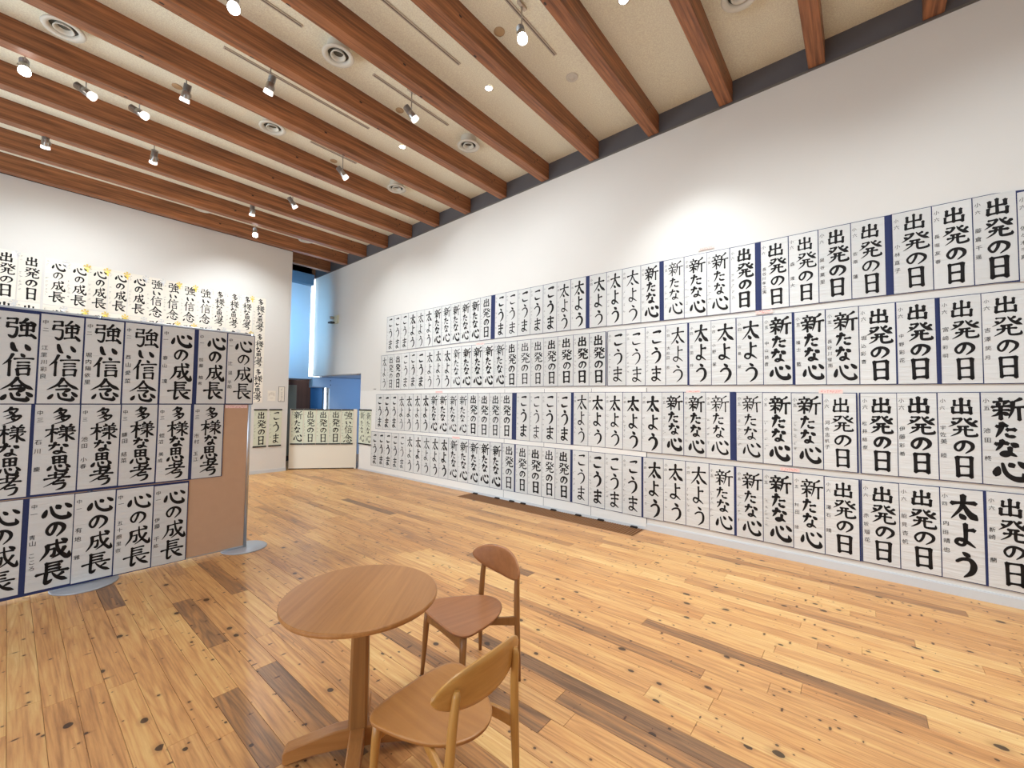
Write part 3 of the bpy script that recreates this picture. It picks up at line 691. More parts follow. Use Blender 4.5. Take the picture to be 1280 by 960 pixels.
for k in range(-5, 14):
    y0 = .23+.857*k; y1 = y0+.142
    if y0 < BACKY: continue
    z0 = beam_z(y0)
    mb = MB().box(LEFTX, RX-.007, 0, y1-y0, 0, ceil_z(y0)-z0+.01)
    o = mb.build('beam', M_BEAM, loc=(rng.uniform(-.0, .0), y0, z0))
    bevel(o, .006, 1)
    struct(o)
mb = MB().box(LEFTX, RX, 0, .1, 0, .3)
struct(mb.build('beam', M_BEAM, loc=(0, EY-.0, 4.86)))

# ------------------------------------------------------------------ calligraphy on the right wall
ROWN = {1: 'top row', 2: 'second row', 3: 'third row', 4: 'bottom row'}
NAMES = {(1, 27): '長谷川孝之実', (1, 28): '森 煌大', (1, 29): '関谷菓里', (1, 30): '佐原 蓮', (1, 31): '小林直子', (1, 32): '長堀友春', (1, 33): '藤倉千遥', (1, 34): '佐々木千真',
 (2, 24): '大和田 志', (2, 25): '江田 玲', (2, 26): '小野 翠', (2, 27): '山島 栄', (2, 28): '中山詩音', (2, 29): '福士 藍', (2, 30): '長谷川瑠南', (2, 31): '堀込彩音', (2, 32): '中野彩花', (2, 33): '宮崎彩明', (2, 34): '吉澤笑月',
 (3, 30): '河合志帆子', (3, 31): '松井結奈', (3, 32): '伊藤彩希', (3, 33): '宇佐美 睦', (3, 34): '池田 柊',
 (4, 30): '村田 陸', (4, 31): '澤石 晴', (4, 32): '赤坂瑠花', (4, 33): '能見杏帆', (4, 34): '内田晴也', (4, 35): '新崎  蘭'}
BOLD = {(1, 26): 1.3, (1, 27): 1.15, (1, 29): 1.15, (1, 30): 1.1, (1, 33): 1.3, (1, 32): 1.15, (3, 32): 1.3, (3, 33): 1.2, (3, 34): 1.45, (3, 31): 1.25, (4, 34): 1.55, (4, 31): 1.1,
        (2, 25): 1.3, (2, 31): 1.25, (2, 32): 1.25, (2, 33): 1.1, (2, 34): 1.15, (2, 30): 1.2, (4, 35): 1.25, (4, 33): 1.2, (4, 32): 1.15, (3, 30): 1.0, (2, 18): 1.2, (4, 19): 1.2}
STY = lambda b: 'thin' if b <= .95 else ('heavy' if b > 1.16 else 'medium')
SEGS = {1: [(0, 11), (12, 18), (19, 22), (23, 26), (27, 30), (31, 34)], 2: [(0, 20), (21, 24), (25, 28), (29, 32), (33, 34)],
        3: [(0, 14), (15, 18), (19, 26), (27, 30), (31, 34)], 4: [(0, 14), (15, 19), (20, 23), (24, 31), (32, 35)]}
WALLOFF = RX-.008
for r in (1, 2, 3, 4):
    L = RW[r]; n = len(L)
    for si, (a, b) in enumerate(SEGS[r]):
        # navy mount behind a run of sheets, following their drooping edge
        ya = L[a][1]+.006
        yb = L[b+1][1]+.004 if (b+1 < n and L[b][2]-L[b+1][1] > .012) else L[b][2]-.006
        if (r, b) in ((2, 20), (3, 30), (4, 31)): yb = L[b][2]-.010
        off = 0.003 if r > 1 else .001
        mb = MB()
        ys = [ya]+[ (L[i][1]+L[i][2])/2 for i in range(a, b+1)]+[yb]
        zt = [L[a][3]]+[L[i][3] for i in range(a, b+1)]+[L[b][3]]; zb = [L[a][4]]+[L[i][4] for i in range(a, b+1)]+[L[b][4]]
        e = .006
        for i in range(len(ys)):
            for x in (WALLOFF-.0005, WALLOFF-.003):
                mb.v += [(x, ys[i], zt[i]+e), (x, ys[i], zb[i]-e)]
        for i in range(len(ys)-1):
            q = 4*i
            for f in ((q+2, q+6, q+7, q+3), (q, q+1, q+5, q+4), (q, q+4, q+6, q+2), (q+1, q+3, q+7, q+5)): mb.f.append(f); mb.m.append(0); mb.sm.append(False)
        q = 4*(len(ys)-1)
        for f in ((0, 2, 3, 1), (q, q+1, q+3, q+2)): mb.f.append(f); mb.m.append(0); mb.sm.append(False)
        o = mb.build('mounting_cloth', M_NAVY if (b+1 < n) else M_NAVY)
        tag(o, 'navy mounting cloth edging the sheets, %s of the right wall, %s stretch' % (ROWN[r], nth(si, len(SEGS[r]))), 'mounting cloth', 'navy mounts on the right wall')
    for i, (kind, y0, y1, zt, zb) in enumerate(L):
        g = .0035
        rg = random.Random(r*100+i)
        b = BOLD.get((r, i)) or rg.choice([.86, 1.0, 1.08, 1.15, 1.25, 1.35] if i > 14 else [.95, 1.1, 1.2, 1.3])
        lab = 'white sheet, %s %s strokes, %s in the %s, right wall' % (STY(b), TEXT[kind][0], nth(i, n), ROWN[r])
        sheet(kind, (WALLOFF-.004, y0-g, zt), (0, -1, 0), (-1, 0, 0), (y0-y1)-2*g, zt-zb, lab, 'calligraphy in the %s of the right wall' % ROWN[r], r*100+i,
              name=NAMES.get((r, i)), brush=b, lod=1.0 if i > 22 else (.75 if i > 11 else .55), tiltz=rg.uniform(-.003, .003))

# red-lettered school tags between the rows
TAGS = [(822, 3.44, 1.47, .17), (930, 2.60, .88, .16), (843, 1.735, 1.62, .16), (1062, 1.735, .33, .19), (978, .925, .67, .17), (577, 2.585, 5.18, .20), (535, 1.755, 6.24, .20), (555, .925, 5.75, .2)]
for i, (px, z, y, w) in enumerate(TAGS):
    where = ['above the top row near its middle', 'under the top row beside a navy stripe', 'under the second row, mid wall', 'under the second row, right part',
             'above the bottom row, right part', 'under the top row, far part', 'under the second row, far end', 'above the bottom row, far end'][i]
    o = MB().box(-w/2, w/2, -.0015, 0, -.019, .019).build('school_tag', M_PINK)
    o.matrix_world = Matrix(((0, 1, 0, WALLOFF-.0032), (-1, 0, 0, y-w/2), (0, 0, 1, z), (0, 0, 0, 1)))
    tag(o, 'narrow pink paper tag with red brush marks, %s' % where, 'tag', 'pink tags on the right wall')
    mk = MB(); rg = random.Random(i)
    n = 7
    for k in range(n):
        faint_marks(mk, -w*.42+k*w*.84/n, .012, .012, 1, .022, lambda u, v: (u, -.0022, v), rg)
    mk.build('lettering', M_REDINK, parent=o)
MB_ = MB().box(-.05, .05, -.002, 0, -.008, .008).build('wall_tag', M_METAL)
MB_.matrix_world = Matrix(((0, 1, 0, RX), (-1, 0, 0, 8.33), (0, 0, 1, 1.83), (0, 0, 0, 1)))
tag(MB_, 'tiny grey strip tag on the right wall at the rows\' far end', 'tag')

# ------------------------------------------------------------------ display board
BYF = 5.075       # front face of the board
POSTX = [-1.915, -.72, .485, 1.68]
PANW = 1.195
bd = empty('display_board', (0, BYF, 0))
tag(bd, 'beige free-standing display board in aluminium frame carrying black calligraphy', 'display board')
for k in range(3):
    x0, x1 = POSTX[k]+.016, POSTX[k+1]-.016
    MB().box(x0, x1, .002, .028, .035, 2.265).build('board_panel', M_BOARD, parent=bd)
    MB().box(x0, x1, -.004, .034, 2.265, 2.292, bev=.004).build('top_rail', M_ALU, parent=bd)
    MB().box(x0, x1, -.004, .034, .022, .036).build('bottom_rail', M_ALU, parent=bd)
for k, x in enumerate(POSTX):
    MB().tube([(x, .015, .012), (x, .015, 2.296)], .019, 14).build('post', M_ALU, parent=bd)
    MB().lathe([(0, .0), (.21, .0), (.212, .006), (.205, .013), (0, .016)], 40, c=(x, .015, 0)).build('foot_plate', M_FOOT, parent=bd)
BN = {(1, 0): '', (1, 1): '江里川彩良', (1, 2): '堀内陽依里', (1, 3): '西山愛菜', (1, 4): '春山 凜', (1, 5): '加藤 柚希', (1, 6): '辻 温 平助',
      (2, 1): '石川 慶', (2, 2): '池田 小春', (2, 3): '鎌田 結菜', (2, 4): '蛭沼 美成', (2, 5): '市村 玉江', (3, 1): '青山 こころ', (3, 2): '有地 雅', (3, 3): '五十畑里奈', (3, 4): '伊藤 千紘'}
BB = {(1, 0): 1.3, (1, 1): 1.15, (1, 2): 1.15, (1, 3): 1.1, (1, 4): 1.15, (1, 5): 1.1, (1, 6): 1.0, (3, 1): 1.3, (3, 2): 1.1}
BROW = {1: 'top row', 2: 'middle row', 3: 'bottom row'}
for r in (1, 2, 3):
    L = BW[r]; n = len(L)
    x0 = L[0][1]-.01; x1 = L[-1][2]+.006
    zt = max(c[3] for c in L)+.004; zb = min(c[4] for c in L)-.005
    o = MB().box(x0, x1, -.006, -.0045, zb, zt).build('mounting_cloth', M_NAVY, loc=(0, BYF, 0))
    tag(o, 'navy mounting cloth behind the %s of the beige display board' % BROW[r], 'mounting cloth', 'navy mounts on the display board')
    for i, (kind, a, b, zt, zb) in enumerate(L):
        bb = BB.get((r, i), 1.0)
        sheet(kind, (a+.002, BYF-.0065, zt), (1, 0, 0), (0, -1, 0), b-a-.004, zt-zb,
              'greyish sheet, %s %s strokes, %s in the %s, display board' % (STY(bb), TEXT[kind][0], nth(i, n), BROW[r]),
              'calligraphy in the %s of the display board' % BROW[r], 900+r*20+i, name=BN.get((r, i)) or None, brush=bb*1.06)
o = MB().box(0, .20, -.0015, 0, 0, .032).build('school_tag', M_PINK, loc=(1.452, BYF-.0005, 1.49))
tag(o, 'narrow pink paper tag with red marks on the display board', 'tag')
mk = MB(); rg = random.Random(5)
for k in range(7): faint_marks(mk, .015+k*.025, .026, .026, 1, .022, lambda u, v: (u, -.0022, v), rg)
mk.build('lettering', M_REDINK, parent=o)

# ------------------------------------------------------------------ sheets on the left (far) wall
XC = [-.10, .15, .42, .66, .90, 1.15, 1.40, 1.64, 1.88, 2.13, 2.38, 2.62, 2.87, 3.11, 3.36]
KD = ['D', 'D', 'B', 'B', 'B', 'B', 'B', 'A', 'A', 'A', 'A', 'C', 'C', 'C', 'C']
RIB = [2, 0, 2, 1, 1, 1, 2, 2, 1, 1, 2, 2, 2, 1, 0]
for r in (1, 2, 3):
    for i, (xc, kd) in enumerate(zip(XC, KD)):
        if r == 3 and i < 13: continue
        n = len(XC)
        zt = 3.775-(r-1)*.745 - .0035*i
        w = .238; rg = random.Random(3000+r*50+i)
        if r == 3: where = ('rightmost' if i == 14 else 'beside the rightmost')+' in the bottom row, left wall'
        else: where = '%s in the %s, left wall' % (nth(i, n), {1: 'top row', 2: 'second row'}[r])
        rb = {0: None, 1: M_GOLD, 2: M_SILVER}[RIB[i] if r < 3 else 0]
        extra = {0: '', 1: ' with gold ribbon', 2: ' with silver ribbon'}[RIB[i] if r < 3 else 0]
        sheet(kd, (xc-w/2, LY-.002, zt), (1, 0, 0), (0, -1, 0), w, .735, 'white %s sheet%s, %s' % (TEXT[kd][0], extra, where),
              'calligraphy on the left wall', 3000+r*50+i, brush=1.0 if kd == 'C' else 1.12, paper=M_PAPERW, lod=.6, ribbon=rb)
for (k, kd, xc) in ((0, 'D', 3.455), (1, 'K', 3.755)):
    sheet(kd, (xc-.125, LY-.004, 1.35), (1, 0, 0), (0, -1, 0), .25, .78, 'yellowed %s sheet with black rods low on the left wall, %s of the pair' % (TEXT[kd][0], ('left', 'right')[k]),
          'rodded sheets low at the alcove', 3500+k, brush=1.1, paper=M_GREENP, lod=.7, rods=True)
# folding screen closing the alcove, with five sheets
c0 = Vector((4.11, 9.95, 0)); c1 = Vector((5.215, 9.01, 0)); ux = (c1-c0).normalized(); Ly = (c1-c0).length
yy = Vector((0, 0, 1)).cross(ux)
sc = empty('folding_screen', tuple(c0), math.atan2(ux.y, ux.x))
tag(sc, 'low cream screen panel standing across the alcove opening', 'screen')
MB().box(0, Ly, .0, .035, .02, 1.365, bev=0).build('screen_panel', M_CREAM, parent=sc)
MB().box(.0, Ly, .004, .034, .0, .02).build('plinth', M_DARK, parent=sc)
MB().box(Ly-.045, Ly-.0, -.003, .0, .0, 1.365).build('edge_strip', M_CREAM, parent=sc)
for k, kd in enumerate(['S', 'D', 'D', 'D', 'A']):
    p = c0+ux*(.03+k*.27)-yy*.006
    sheet(kd, (p.x, p.y, 1.35), tuple(ux), tuple(-yy), .253, .78, 'rodded %s sheet, %s of five on the cream screen' % (TEXT[kd][0], nth(k, 5)),
          'rodded sheets low at the alcove', 3600+k, brush=1.0, paper=M_GREENP, lod=.7, rods=True)
for k, y in enumerate((8.925, 8.665)):
    sheet('S', (RX-.013, y, 1.355), (0, -1, 0), (-1, 0, 0), .245, .77, 'rodded greenish 新たな心 sheet on the right wall, %s the screen' % ('touching' if k == 0 else 'second from'),
          'rodded sheets low at the alcove', 3700+k, brush=.8, paper=M_GREENP, lod=.7, rods=True)
# small notices on the left wall
o = MB().box(-.065, .065, -.004, 0, -.165, .165).build('notice', M_PAPERW, loc=(3.86, LY, 1.69))
tag(o, 'small white notice with grey frame and vertical writing, left wall', 'notice')
fr = MB()
for a, b, c, d_ in ((-.065, .065, .158, .165), (-.065, .065, -.165, -.158), (-.065, -.058, -.158, .158), (.058, .065, -.158, .158)): fr.box(a, b, -.006, -.004, c, d_)
fr.build('frame', M_INK2, parent=o)
tx = MB(); rg = random.Random(3)
for k in range(5): faint_marks(tx, -.02, .12-k*.055, .12-k*.055, 1, .045, lambda u, v: (u, -.0045, v), rg)
tx.build('lettering', M_INK2, parent=o)
o = MB().box(-.08, .08, -.002, 0, -.11, .11).build('notice', M_PAPERW, loc=(3.66, LY, 1.65))
tag(o, 'faint white paper with a pale grey sketch beside the framed notice', 'notice')
tx = MB()
for a in range(7):
    t = math.pi*(.15+.7*a/6); x, z = .06*math.cos(t), .02+.06*math.sin(t)
    tx.box(x-.002, x+.002, -.003, -.002, z-.06, z)
tx.box(-.03, .03, -.003, -.002, -.05, -.045)
tx.build('drawing', mat('pale_pencil', srgb(176, 166, 156), .9), parent=o)

# ------------------------------------------------------------------ table
def cutcone(mb, r0, r1, z0, z1, n=64): mb.lathe([(0, z0), (r0, z0), (r1, z1), (0, z1)], n)
tb = empty('round_table', (1.09, 1.80, 0))
tag(tb, 'small round oak cafe table on a square post', 'table')
tt = MB(); tt.lathe([(0, -.034), (.316, -.034), (.341, -.022), (.345, -.012), (.344, -.003), (.341, 0), (0, 0)], 96, smooth=False)
top = tt.build('tabletop', M_OAK, parent=tb, loc=(0, 0, .70), rotz=R(38))
pt = MB()
def postring(mb, secs):
    n = 8; base = len(mb.v)
    for (z, w, c) in secs:
        h_ = w/2
        for (x, y) in ((h_, -h_+c), (h_, h_-c), (h_-c, h_), (-h_+c, h_), (-h_, h_-c), (-h_, -h_+c), (-h_+c, -h_), (h_-c, -h_)): mb.v.append((x, y, z))
    for k in range(len(secs)-1):
        for j in range(n):
            a = base+k*n+j; b = base+k*n+(j+1) % n
            mb.f.append((a, b, b+n, a+n)); mb.m.append(0); mb.sm.append(False)
    mb.f.append(tuple(range(base, base+n))[::-1]); mb.m.append(0); mb.sm.append(False)
    q = base+(len(secs)-1)*n; mb.f.append(tuple(range(q, q+n))); mb.m.append(0); mb.sm.append(False)
postring(pt, [(.115, .082, .010), (.40, .078, .012), (.664, .072, .012)])
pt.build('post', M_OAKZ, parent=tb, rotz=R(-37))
def footarm(name, ang, m):
    mb = MB(); L_ = .31; w = .031
    sec = [(-L_, .012, .048), (-L_+.012, .0, .062), (-.20, .022, .088), (-.10, .030, .112), (-.04, .03, .118), (.04, .03, .118), (.10, .030, .112), (.20, .022, .088), (L_-.012, .0, .062), (L_, .012, .048)]
    for (x, z0, z1) in sec: mb.v += [(x, -w, z0), (x, w, z0), (x, w, z1), (x, -w, z1)]
    for k in range(len(sec)-1):
        q = 4*k
        for a, b in ((0, 1), (1, 2), (2, 3), (3, 0)): mb.f.append((q+a, q+b, q+4+b, q+4+a)); mb.m.append(0); mb.sm.append(False)
    mb.f.append((0, 3, 2, 1)); mb.m.append(0); mb.sm.append(False)
    q = 4*(len(sec)-1); mb.f.append((q, q+1, q+2, q+3)); mb.m.append(0); mb.sm.append(False)
    o = mb.build(name, m, parent=tb, rotz=ang); fix_normals(o); bevel(o, .005, 2)
    return o
footarm('foot_arm', R(143), M_OAK)
footarm('foot_arm', R(53), M_OAK)

# ------------------------------------------------------------------ chairs
def shell(mb, rows_top, rows_bot):
    """rows of points (front surface, back surface), same shape, closed around the rim"""
    nr, nc = len(rows_top), len(rows_top[0]); b0 = len(mb.v)
    for r_ in rows_top: mb.v += [tuple(p) for p in r_]
    b1 = len(mb.v)
    for r_ in rows_bot: mb.v += [tuple(p) for p in r_]
    for i in range(nr-1):
        for j in range(nc-1):
            a = b0+i*nc+j; mb.f.append((a, a+1, a+nc+1, a+nc)); mb.m.append(0); mb.sm.append(True)
            a = b1+i*nc+j; mb.f.append((a, a+nc, a+nc+1, a+1)); mb.m.append(0); mb.sm.append(True)
    rim = [(0, j) for j in range(nc)]+[(i, nc-1) for i in range(1, nr)]+[(nr-1, j) for j in range(nc-2, -1, -1)]+[(i, 0) for i in range(nr-2, 0, -1)]
    for q in range(len(rim)):
        i, j = rim[q]; i2, j2 = rim[(q+1) % len(rim)]
        mb.f.append((b0+i*nc+j, b1+i*nc+j, b1+i2*nc+j2, b0+i2*nc+j2)); mb.m.append(0); mb.sm.append(False)
SEAT = [(0, .222), (.08, .221), (.15, .214), (.20, .198), (.228, .165), (.230, .12), (.214, .05), (.190, -.02), (.158, -.085), (.115, -.145), (.06, -.185), (0, -.198)]
def seat_w(y):
    P = SEAT[3:]
    if y >= P[0][1]:
        Q = SEAT[:4][::-1]
        for a, b in zip(Q, Q[1:]):
            if a[1] <= y <= b[1]: return a[0]+(b[0]-a[0])*(y-a[1])/(b[1]-a[1]+1e-9)
        return 0
    for a, b in zip(P, P[1:]):
        if b[1] <= y <= a[1]: return a[0]+(b[0]-a[0])*(a[1]-y)/(a[1]-b[1]+1e-9)
    return 0
def smooth_outline(P, n):
    full = P+[(-x, y) for x, y in P[-2:0:-1]]
    m = len(full); out = []
    for k in range(n):
        x = k/n*m; i = int(x); t = x-i
        p = [full[(i+d) % m] for d in (-1, 0, 1, 2)]
        out.append(tuple(.5*((2*p[1][j])+(-p[0][j]+p[2][j])*t+(2*p[0][j]-5*p[1][j]+4*p[2][j]-p[3][j])*t*t+(-p[0][j]+3*p[1][j]-3*p[2][j]+p[3][j])*t**3) for j in (0, 1)))
    return out
SZ = .400
def make_chair(loc, rotz, label, seat_m, up_m, back_m, rail_m):
    ch = empty('side_chair', loc, rotz)
    tag(ch, label, 'chair', 'wooden chairs at the round table')
    # dished seat: concentric rings
    ol = smooth_outline(SEAT, 72); mb = MB(); n = len(ol)
    rings = [1.0, .985, .93, .8, .6, .35, .12]
    def dish(x, y): return -.016*(1-min(1, (x/.23)**2))*(1-min(1, ((y-.01)/.21)**2))-.004*max(0, (y-.1)/.1)
    for side in (0, 1):
        base = len(mb.v)
        for s in rings:
            for (x, y) in ol:
                X, Y = x*s, (y-.01)*s+.01
                z = SZ+dish(X, Y)
                if side: z -= .014 if s < 1 else .007
                elif s == 1.0: z -= .004
                if side and s == 1.0: X *= .985; Y = (Y-.01)*.985+.01
                mb.v.append((X, Y, z))
        for r_ in range(len(rings)-1):
            for j in range(n):
                a = base+r_*n+j; b = base+r_*n+(j+1) % n
                f = (a, b, b+n, a+n) if not side else (a, a+n, b+n, b)
                mb.f.append(f); mb.m.append(0); mb.sm.append(True)
        mb.f.append(tuple(base+(len(rings)-1)*n+j for j in range(n))[::(1 if not side else -1)]); mb.m.append(0); mb.sm.append(True)
    off = len(rings)*n
    for j in range(n):
        b = (j+1) % n; mb.f.append((j, off+j, off+b, b)); mb.m.append(0); mb.sm.append(True)
    o = mb.build('seat', seat_m, parent=ch); fix_normals(o)
    # front legs
    for sx in (-1, 1):
        mb = MB(); mb.tube([(sx*.206, .188, .0), (sx*.200, .180, .14), (sx*.194, .172, .30), (sx*.188, .165, SZ-.012)], [.0105, .0145, .018, .0195], 12)
        o = mb.build('leg', up_m, parent=ch)
    # rear legs run up to the back
    for sx in (-1, 1):
        mb = MB(); mb.tube([(sx*.192, -.218, .0), (sx*.186, -.212, .15), (sx*.178, -.208, .34), (sx*.168, -.213, .50), (sx*.160, -.222, .612), (sx*.158, -.2225, .632)], [.0105, .0145, .0175, .0165, .0145, .0095], 12)
        mb.build('leg', up_m, parent=ch)
    # side rails: from the rear leg forward under the seat to the front leg
    for sx in (-1, 1):
        mb = MB()
        P = [(.179, -.205, .310, .362), (.170, -.165, .318, .366), (.156, -.12, .328, .373), (.140, -.07, .338, .379), (.122, -.01, .348, .381), (.105, .06, .356, .379)]
        t = .009
        for (x, y, z0, z1) in P:
            mb.v += [(sx*(x-t), y, z0), (sx*(x+t), y, z0), (sx*(x+t), y, z1), (sx*(x-t), y, z1)]
        for k in range(len(P)-1):
            q = 4*k
            for a, b in ((0, 1), (1, 2), (2, 3), (3, 0)): mb.f.append((q+a, q+b, q+4+b, q+4+a)); mb.m.append(0); mb.sm.append(False)
        mb.f.append((0, 3, 2, 1)); mb.m.append(0); mb.sm.append(False); q = 4*(len(P)-1); mb.f.append((q, q+1, q+2, q+3)); mb.m.append(0); mb.sm.append(False)
        o = mb.build('side_rail', rail_m, parent=ch); fix_normals(o); bevel(o, .004, 2)
        if sx == 1:
            MB().tube([(.196, -.188, .338), (.2, -.188, .338)], .0045, 10).build('screw', M_DARK, parent=o)
    # front stretcher with hollowed top, just behind the front legs
    mb = MB(); t = .009
    for k in range(9):
        x = -.188+.376*k/8; h_ = 1-(x/.188)**2
        mb.v += [(x, .168-t, .300+.012*h_), (x, .168+t, .300+.012*h_), (x, .168+t, .372-.030*h_), (x, .168-t, .372-.030*h_)]
    for k in range(8):
        q = 4*k
        for a, b in ((0, 1), (1, 2), (2, 3), (3, 0)): mb.f.append((q+a, q+b, q+4+b, q+4+a)); mb.m.append(0); mb.sm.append(False)
    mb.f.append((0, 3, 2, 1)); mb.m.append(0); mb.sm.append(False); mb.f.append((32, 33, 34, 35)); mb.m.append(0); mb.sm.append(False)
    o = mb.build('front_stretcher', rail_m, parent=ch); fix_normals(o); bevel(o, .004, 2)
    # curved oval back
    mb = MB(); nx_, nz_ = 29, 9; th = .0075
    Ft, Bk = [], []
    W2 = .232
    for j in range(nz_):
        s = -1+2*j/(nz_-1); rf, rb_ = [], []
        for i in range(nx_):
            u = -1+2*i/(nx_-1)
            x = W2*math.sin(u*math.pi/2)*.999
            q = max(0.0, 1-abs(x/W2)**2.3)
            hu, hd = .088*q**.62, .074*q**.55
            zc = .612
            z = zc+(s*hu if s > 0 else s*hd)
            y = -.232+.055*(x/W2)**2-.10*(z-zc)
            e = th*min(1, (1-abs(s)**6)*.5+.5)*(1 if q > .03 else .45)
            rf.append((x, y+e, z)); rb_.append((x, y-e, z))
        Ft.append(rf); Bk.append(rb_)
    shell(mb, Ft, Bk)
    o = mb.build('backrest', back_m, parent=ch); fix_normals(o)
    return ch
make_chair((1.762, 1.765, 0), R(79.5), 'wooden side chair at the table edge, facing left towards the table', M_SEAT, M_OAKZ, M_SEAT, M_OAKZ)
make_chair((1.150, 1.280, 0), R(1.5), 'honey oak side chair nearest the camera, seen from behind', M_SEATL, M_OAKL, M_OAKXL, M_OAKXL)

# ------------------------------------------------------------------ ceiling fittings
def vent(x, y, drop, label):
    t = empty('air_vent', (x, y, ceil_z(y)))
    tag(t, label, 'air vent', 'round ceiling vents')
    MB().lathe([(.108, .0), (.108, -drop)], 32).build('duct', M_VENT, parent=t)
    MB().lathe([(.100, -drop+.03), (.105, -drop-.004), (.150, -drop-.014), (.156, -drop-.004), (.150, -drop+.006), (.108, -drop+.01)], 40).build('flange', M_VENT, parent=t)
    MB().lathe([(.101, -drop+.02), (.078, -drop+.035), (.050, -drop+.028), (.001, -drop+.025)], 32).build('throat', M_VENTD, parent=t)
    MB().lathe([(.056, -drop+.03), (.076, -drop-.008), (.070, -drop-.011), (.058, -drop+.005), (.048, -drop+.030)], 32).build('cone', M_VENT, parent=t)
VENTS = [(.21, 5.85, 'round white air vent, upper left of the ceiling'), (2.06, 4.12, 'round white air vent on a duct, top centre of the ceiling'), (2.08, 5.86, 'round white air vent above centre left, second bay row'),
         (3.99, 4.17, 'round white air vent on a duct, nearer the right wall'), (4.03, 5.92, 'round white air vent, centre, nearer the right wall'), (2.17, 9.26, 'round white air vent far back over the left wall'),
         (.25, 9.2, 'round white air vent far back at the left edge'), (4.05, 9.29, 'round white air vent far back beside the alcove'), (4.03, .77, 'round air vent cut by the top edge of the picture')]
for x, y, l in VENTS: vent(x, y, .11, l)
# tracks between the beams
TR = [(1.95, 3.03, 3.33), (2.50, 3.62, 4.18), (1.05, 1.72, 4.18), (1.30, 2.98, 5.05), (2.7, 3.60, 2.455), (-.3, 1.3, 5.70), (-.3, 1.05, 6.50), (.0, 1.4, 7.48), (2.4, 3.2, 7.40), (2.6, 3.3, 5.93), (2.3, 3.1, 9.15), (2.2, 3.0, 8.25), (-.1, .5, 8.15), (1.3, 2.0, 4.86)]
for k, (a, b, y) in enumerate(TR):
    z = ceil_z(y)
    if k in (5, 6): pass
    t = empty('light_track', ((a+b)/2, y, z)); L_ = b-a
    q = sorted(TR, key=lambda q: q[2]*10+q[0]).index(TR[k]); m = len(TR)-1-q
    tag(t, 'slim lighting track along the ceiling, %s' % (('%s nearest to the viewer' % ORD[q+1] if q else 'nearest to the viewer') if q <= m else ('%s farthest back' % ORD[m+1] if m else 'farthest back of all')), 'lighting track', 'ceiling lighting tracks')
    MB().box(-L_/2, L_/2, -.018, .018, -.010, .002).build('rail', M_TRACK, parent=t)
    MB().box(-L_/2+.01, L_/2-.01, -.005, .005, -.0115, -.0095).build('slot', M_TRACKD, parent=t)
# spotlights
def spot(x, y, z, aim, label, bright, power, stem=None, size=70):
    top = ceil_z(y)-.010
    t = empty('spotlight', (x, y, z))
    tag(t, label, 'spotlight', 'track spotlights on the ceiling')
    d = (Vector(aim)-Vector((x, y, z))).normalized()
    MB().tube([(0, 0, top-z), (0, 0, .02)], .006, 8).build('stem', M_SPOT, parent=t)
    MB().box(-.055, .055, -.016, .016, top-z-.028, top-z-.001).build('adapter', M_TRACK, parent=t)
    rot = d.to_track_quat('-Z', 'Y')
    hd = MB(); prof = [(.0, .10), (.034, .10)]
    for k in range(6): prof += [(.038, .096-k*.011), (.033, .0915-k*.011)]
    prof += [(.036, .025)]
    hd.lathe(prof, 24, smooth=False)
    o = hd.build('heat_sink', M_SPOTD, parent=t); o.rotation_euler = rot.to_euler()
    o = MB().lathe([(.030, .030), (.038, .024), (.041, -.02), (.042, -.045)], 28).build('lamp_head', M_SPOT, parent=t); o.rotation_euler = rot.to_euler()
    o = MB().lathe([(.0425, -.045), (.047, -.078), (.045, -.086), (.0, -.084)], 24).build('lens', M_LAMP if bright else M_LAMPDIM, parent=t); o.rotation_euler = rot.to_euler()
    o = MB().tube([(.0, 0, .02), (.045, 0, .01), (.05, 0, -.02)], .005, 6).build('yoke', M_SPOT, parent=t); o.rotation_euler = rot.to_euler()
    if power:
        l = bpy.data.lights.new('spot_lamp', 'SPOT'); l.energy = power; l.spot_size = R(size); l.spot_blend = .9; l.color = (.85, .94, 1.0); l.shadow_soft_size = .05
        lo = bpy.data.objects.new('spot_lamp', l); COL.objects.link(lo); lo.parent = t
        lo.location = d*.085; lo.rotation_euler = rot.to_euler()
P1 = SPOTW
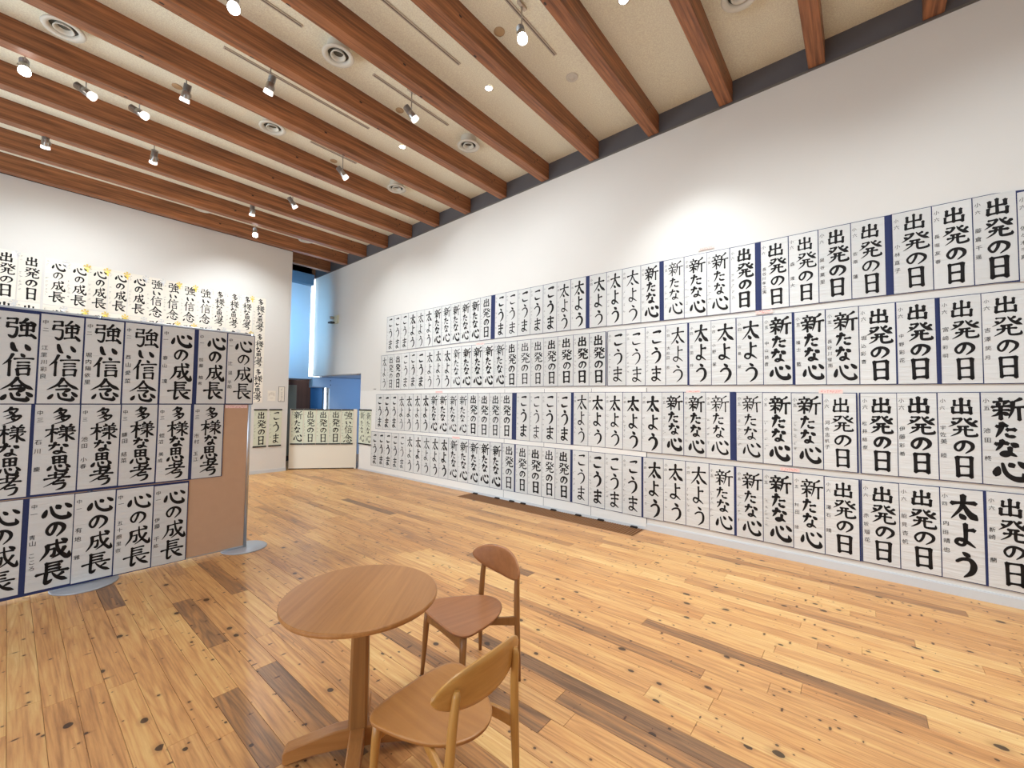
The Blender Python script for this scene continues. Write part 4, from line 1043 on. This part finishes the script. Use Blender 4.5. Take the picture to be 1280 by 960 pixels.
SPOTS = [
 (-.02, 6.48, 4.93, (.2, 4.3, .8), 'lit spotlight glowing near the left edge of the ceiling', True, P1*.7, 80),
 (.42, 6.48, 4.93, (4.6, 4.2, 1.9), 'silver spotlight tilted right, left one of a close pair', False, P1*.9, 90),
 (.86, 6.46, 4.93, (5.2, 3.0, 1.9), 'silver spotlight tilted right, right one of a close pair', False, P1*.9, 90),
 (1.13, 5.67, 4.94, (.9, 8.6, 0.4), 'silver spotlight hanging upright between second and third vents', False, P1*.8, 80),
 (.19, 8.12, 4.90, (.3, 9.8, 2.4), 'silver spotlight far left, above the wall sheets', False, P1*.5, 110),
 (1.17, 7.48, 4.91, (1.3, 9.8, 2.4), 'silver spotlight hanging upright, below and right of the close pair', False, P1*.62, 110),
 (1.68, 4.84, 4.96, (1.3, 6.6, 1.0), 'silver spotlight hanging upright left of the ducted centre vent', False, P1*.7, 80),
 (3.05, 5.86, 4.94, (5.2, 4.9, 2.2), 'silver spotlight on a long thin stem near the ceiling middle', False, P1*.52, 115),
 (2.92, 4.03, 4.97, (5.2, 2.9, 2.2), 'silver spotlight tilted right under the double track', False, P1*.52, 115),
 (3.02, 9.20, 4.88, (2.6, 6.8, 0), 'lit spotlight glowing above the left wall, farthest of all', True, P1*.9, 90),
 (2.63, 8.19, 4.89, (3.1, 9.8, 2.2), 'small spotlight just above the farthest glowing one', False, P1*1.0, 100),
 (2.97, 7.37, 4.91, (5.2, 7.2, 2.0), 'small spotlight above and right of the farthest glowing one', False, P1*1.0, 100),
 (1.11, 4.08, 4.97, (.6, 2.0, .9), 'lit spotlight glaring at the top edge, left of centre', True, P1*.6, 90),
 (2.92, 2.37, 5.00, (2.1, .9, .9), 'lit spotlight glaring near the top, right of centre', True, P1*.6, 90),
]
for (x, y, z, aim, lab, br, pw, sz) in SPOTS: spot(x, y, z, aim, lab, br, pw, size=sz)
# bare spot lights without fittings, added to brighten the right wall and floor
for (x, y, aim) in ((2.9, .7, (5.2, .9, 2.0)), (2.9, -1.0, (5.2, -.9, 2.0)), (1.1, .75, (3.4, .4, 0)), (1.1, -1.0, (2.8, -2.0, 0)), (3.3, 1.4, (3.7, 1.2, 0.0)), (4.2, 1.5, (4.9, 1.4, 0.0))):
    l = bpy.data.lights.new('fill_spot', 'SPOT'); l.energy = P1*(.36 if aim[0] > 5 else .60); l.spot_size = R(95); l.spot_blend = 1.0; l.color = (.85, .94, 1.0); l.shadow_soft_size = .06
    lo = bpy.data.objects.new('fill_spot', l); COL.objects.link(lo); lo.location = (x, y, 4.93)
    lo.rotation_euler = (Vector(aim)-Vector((x, y, 4.93))).to_track_quat('-Z', 'Y').to_euler()
# recessed downlights, sensors
for k, (x, y, lab) in enumerate([(3.49, 3.32, 'small round recessed downlight lit, between the right-hand beams'), (3.5, 1.63, 'small round recessed downlight cut by the top edge'), (3.51, 5.04, 'small round recessed downlight lit, farthest one, ceiling middle')]):
    t = empty('downlight', (x, y, ceil_z(y))); tag(t, lab, 'downlight', 'recessed downlights')
    MB().lathe([(.050, .0), (.052, -.008), (.044, -.010), (.040, -.004)], 28).build('trim_ring', M_VENT, parent=t)
    MB().lathe([(.0, -.005), (.041, -.005)], 24).build('lens', M_LAMP, parent=t)
for k, (x, y, r_, lab) in enumerate([(3.01, 2.73, .055, 'tan round sensor disc near the brightest spotlight'), (3.04, 4.44, .05, 'tan round sensor disc beside the tilted spotlight'),
                                     (3.05, 6.14, .05, 'tan round sensor disc beside the long-stemmed spotlight'), (1.13, 6.1, .05, 'tan round sensor disc beside the upright spotlight at left')]):
    o = MB().lathe([(0, -.012), (r_*.7, -.012), (r_, -.006), (r_, .0)], 28).build('ceiling_sensor', M_PATCH, loc=(x, y, ceil_z(y)))
    tag(o, lab, 'ceiling sensor', 'tan ceiling discs')
t = empty('smoke_detector', (3.98, 2.48, ceil_z(2.48))); tag(t, 'cream ring-shaped smoke detector on the right part of the ceiling', 'smoke detector')
MB().lathe([(.0, -.012), (.030, -.014), (.036, -.004), (.050, -.004), (.062, -.014), (.068, -.008), (.070, .0)], 32).build('housing', M_VENT, parent=t)
# camera-like lamp unit high on the right wall by the alcove
t = empty('emergency_lamp', (RX, 10.12, 3.58)); tag(t, 'small two-headed lamp unit high on the wall beside the alcove', 'wall lamp')
MB().box(-.05, 0, -.10, .10, -.09, .11, bev=.004).build('housing', M_GREENP, parent=t)
MB().lathe([(0, -.03), (.05, -.03), (.06, .03), (0, .04)], 20, c=(-.10, .06, .05)).build('lamp_head', M_SPOT, parent=t)
MB().box(-.16, -.05, .0, .14, -.09, -.05, bev=.004).build('lamp_head', M_BLACK, parent=t)
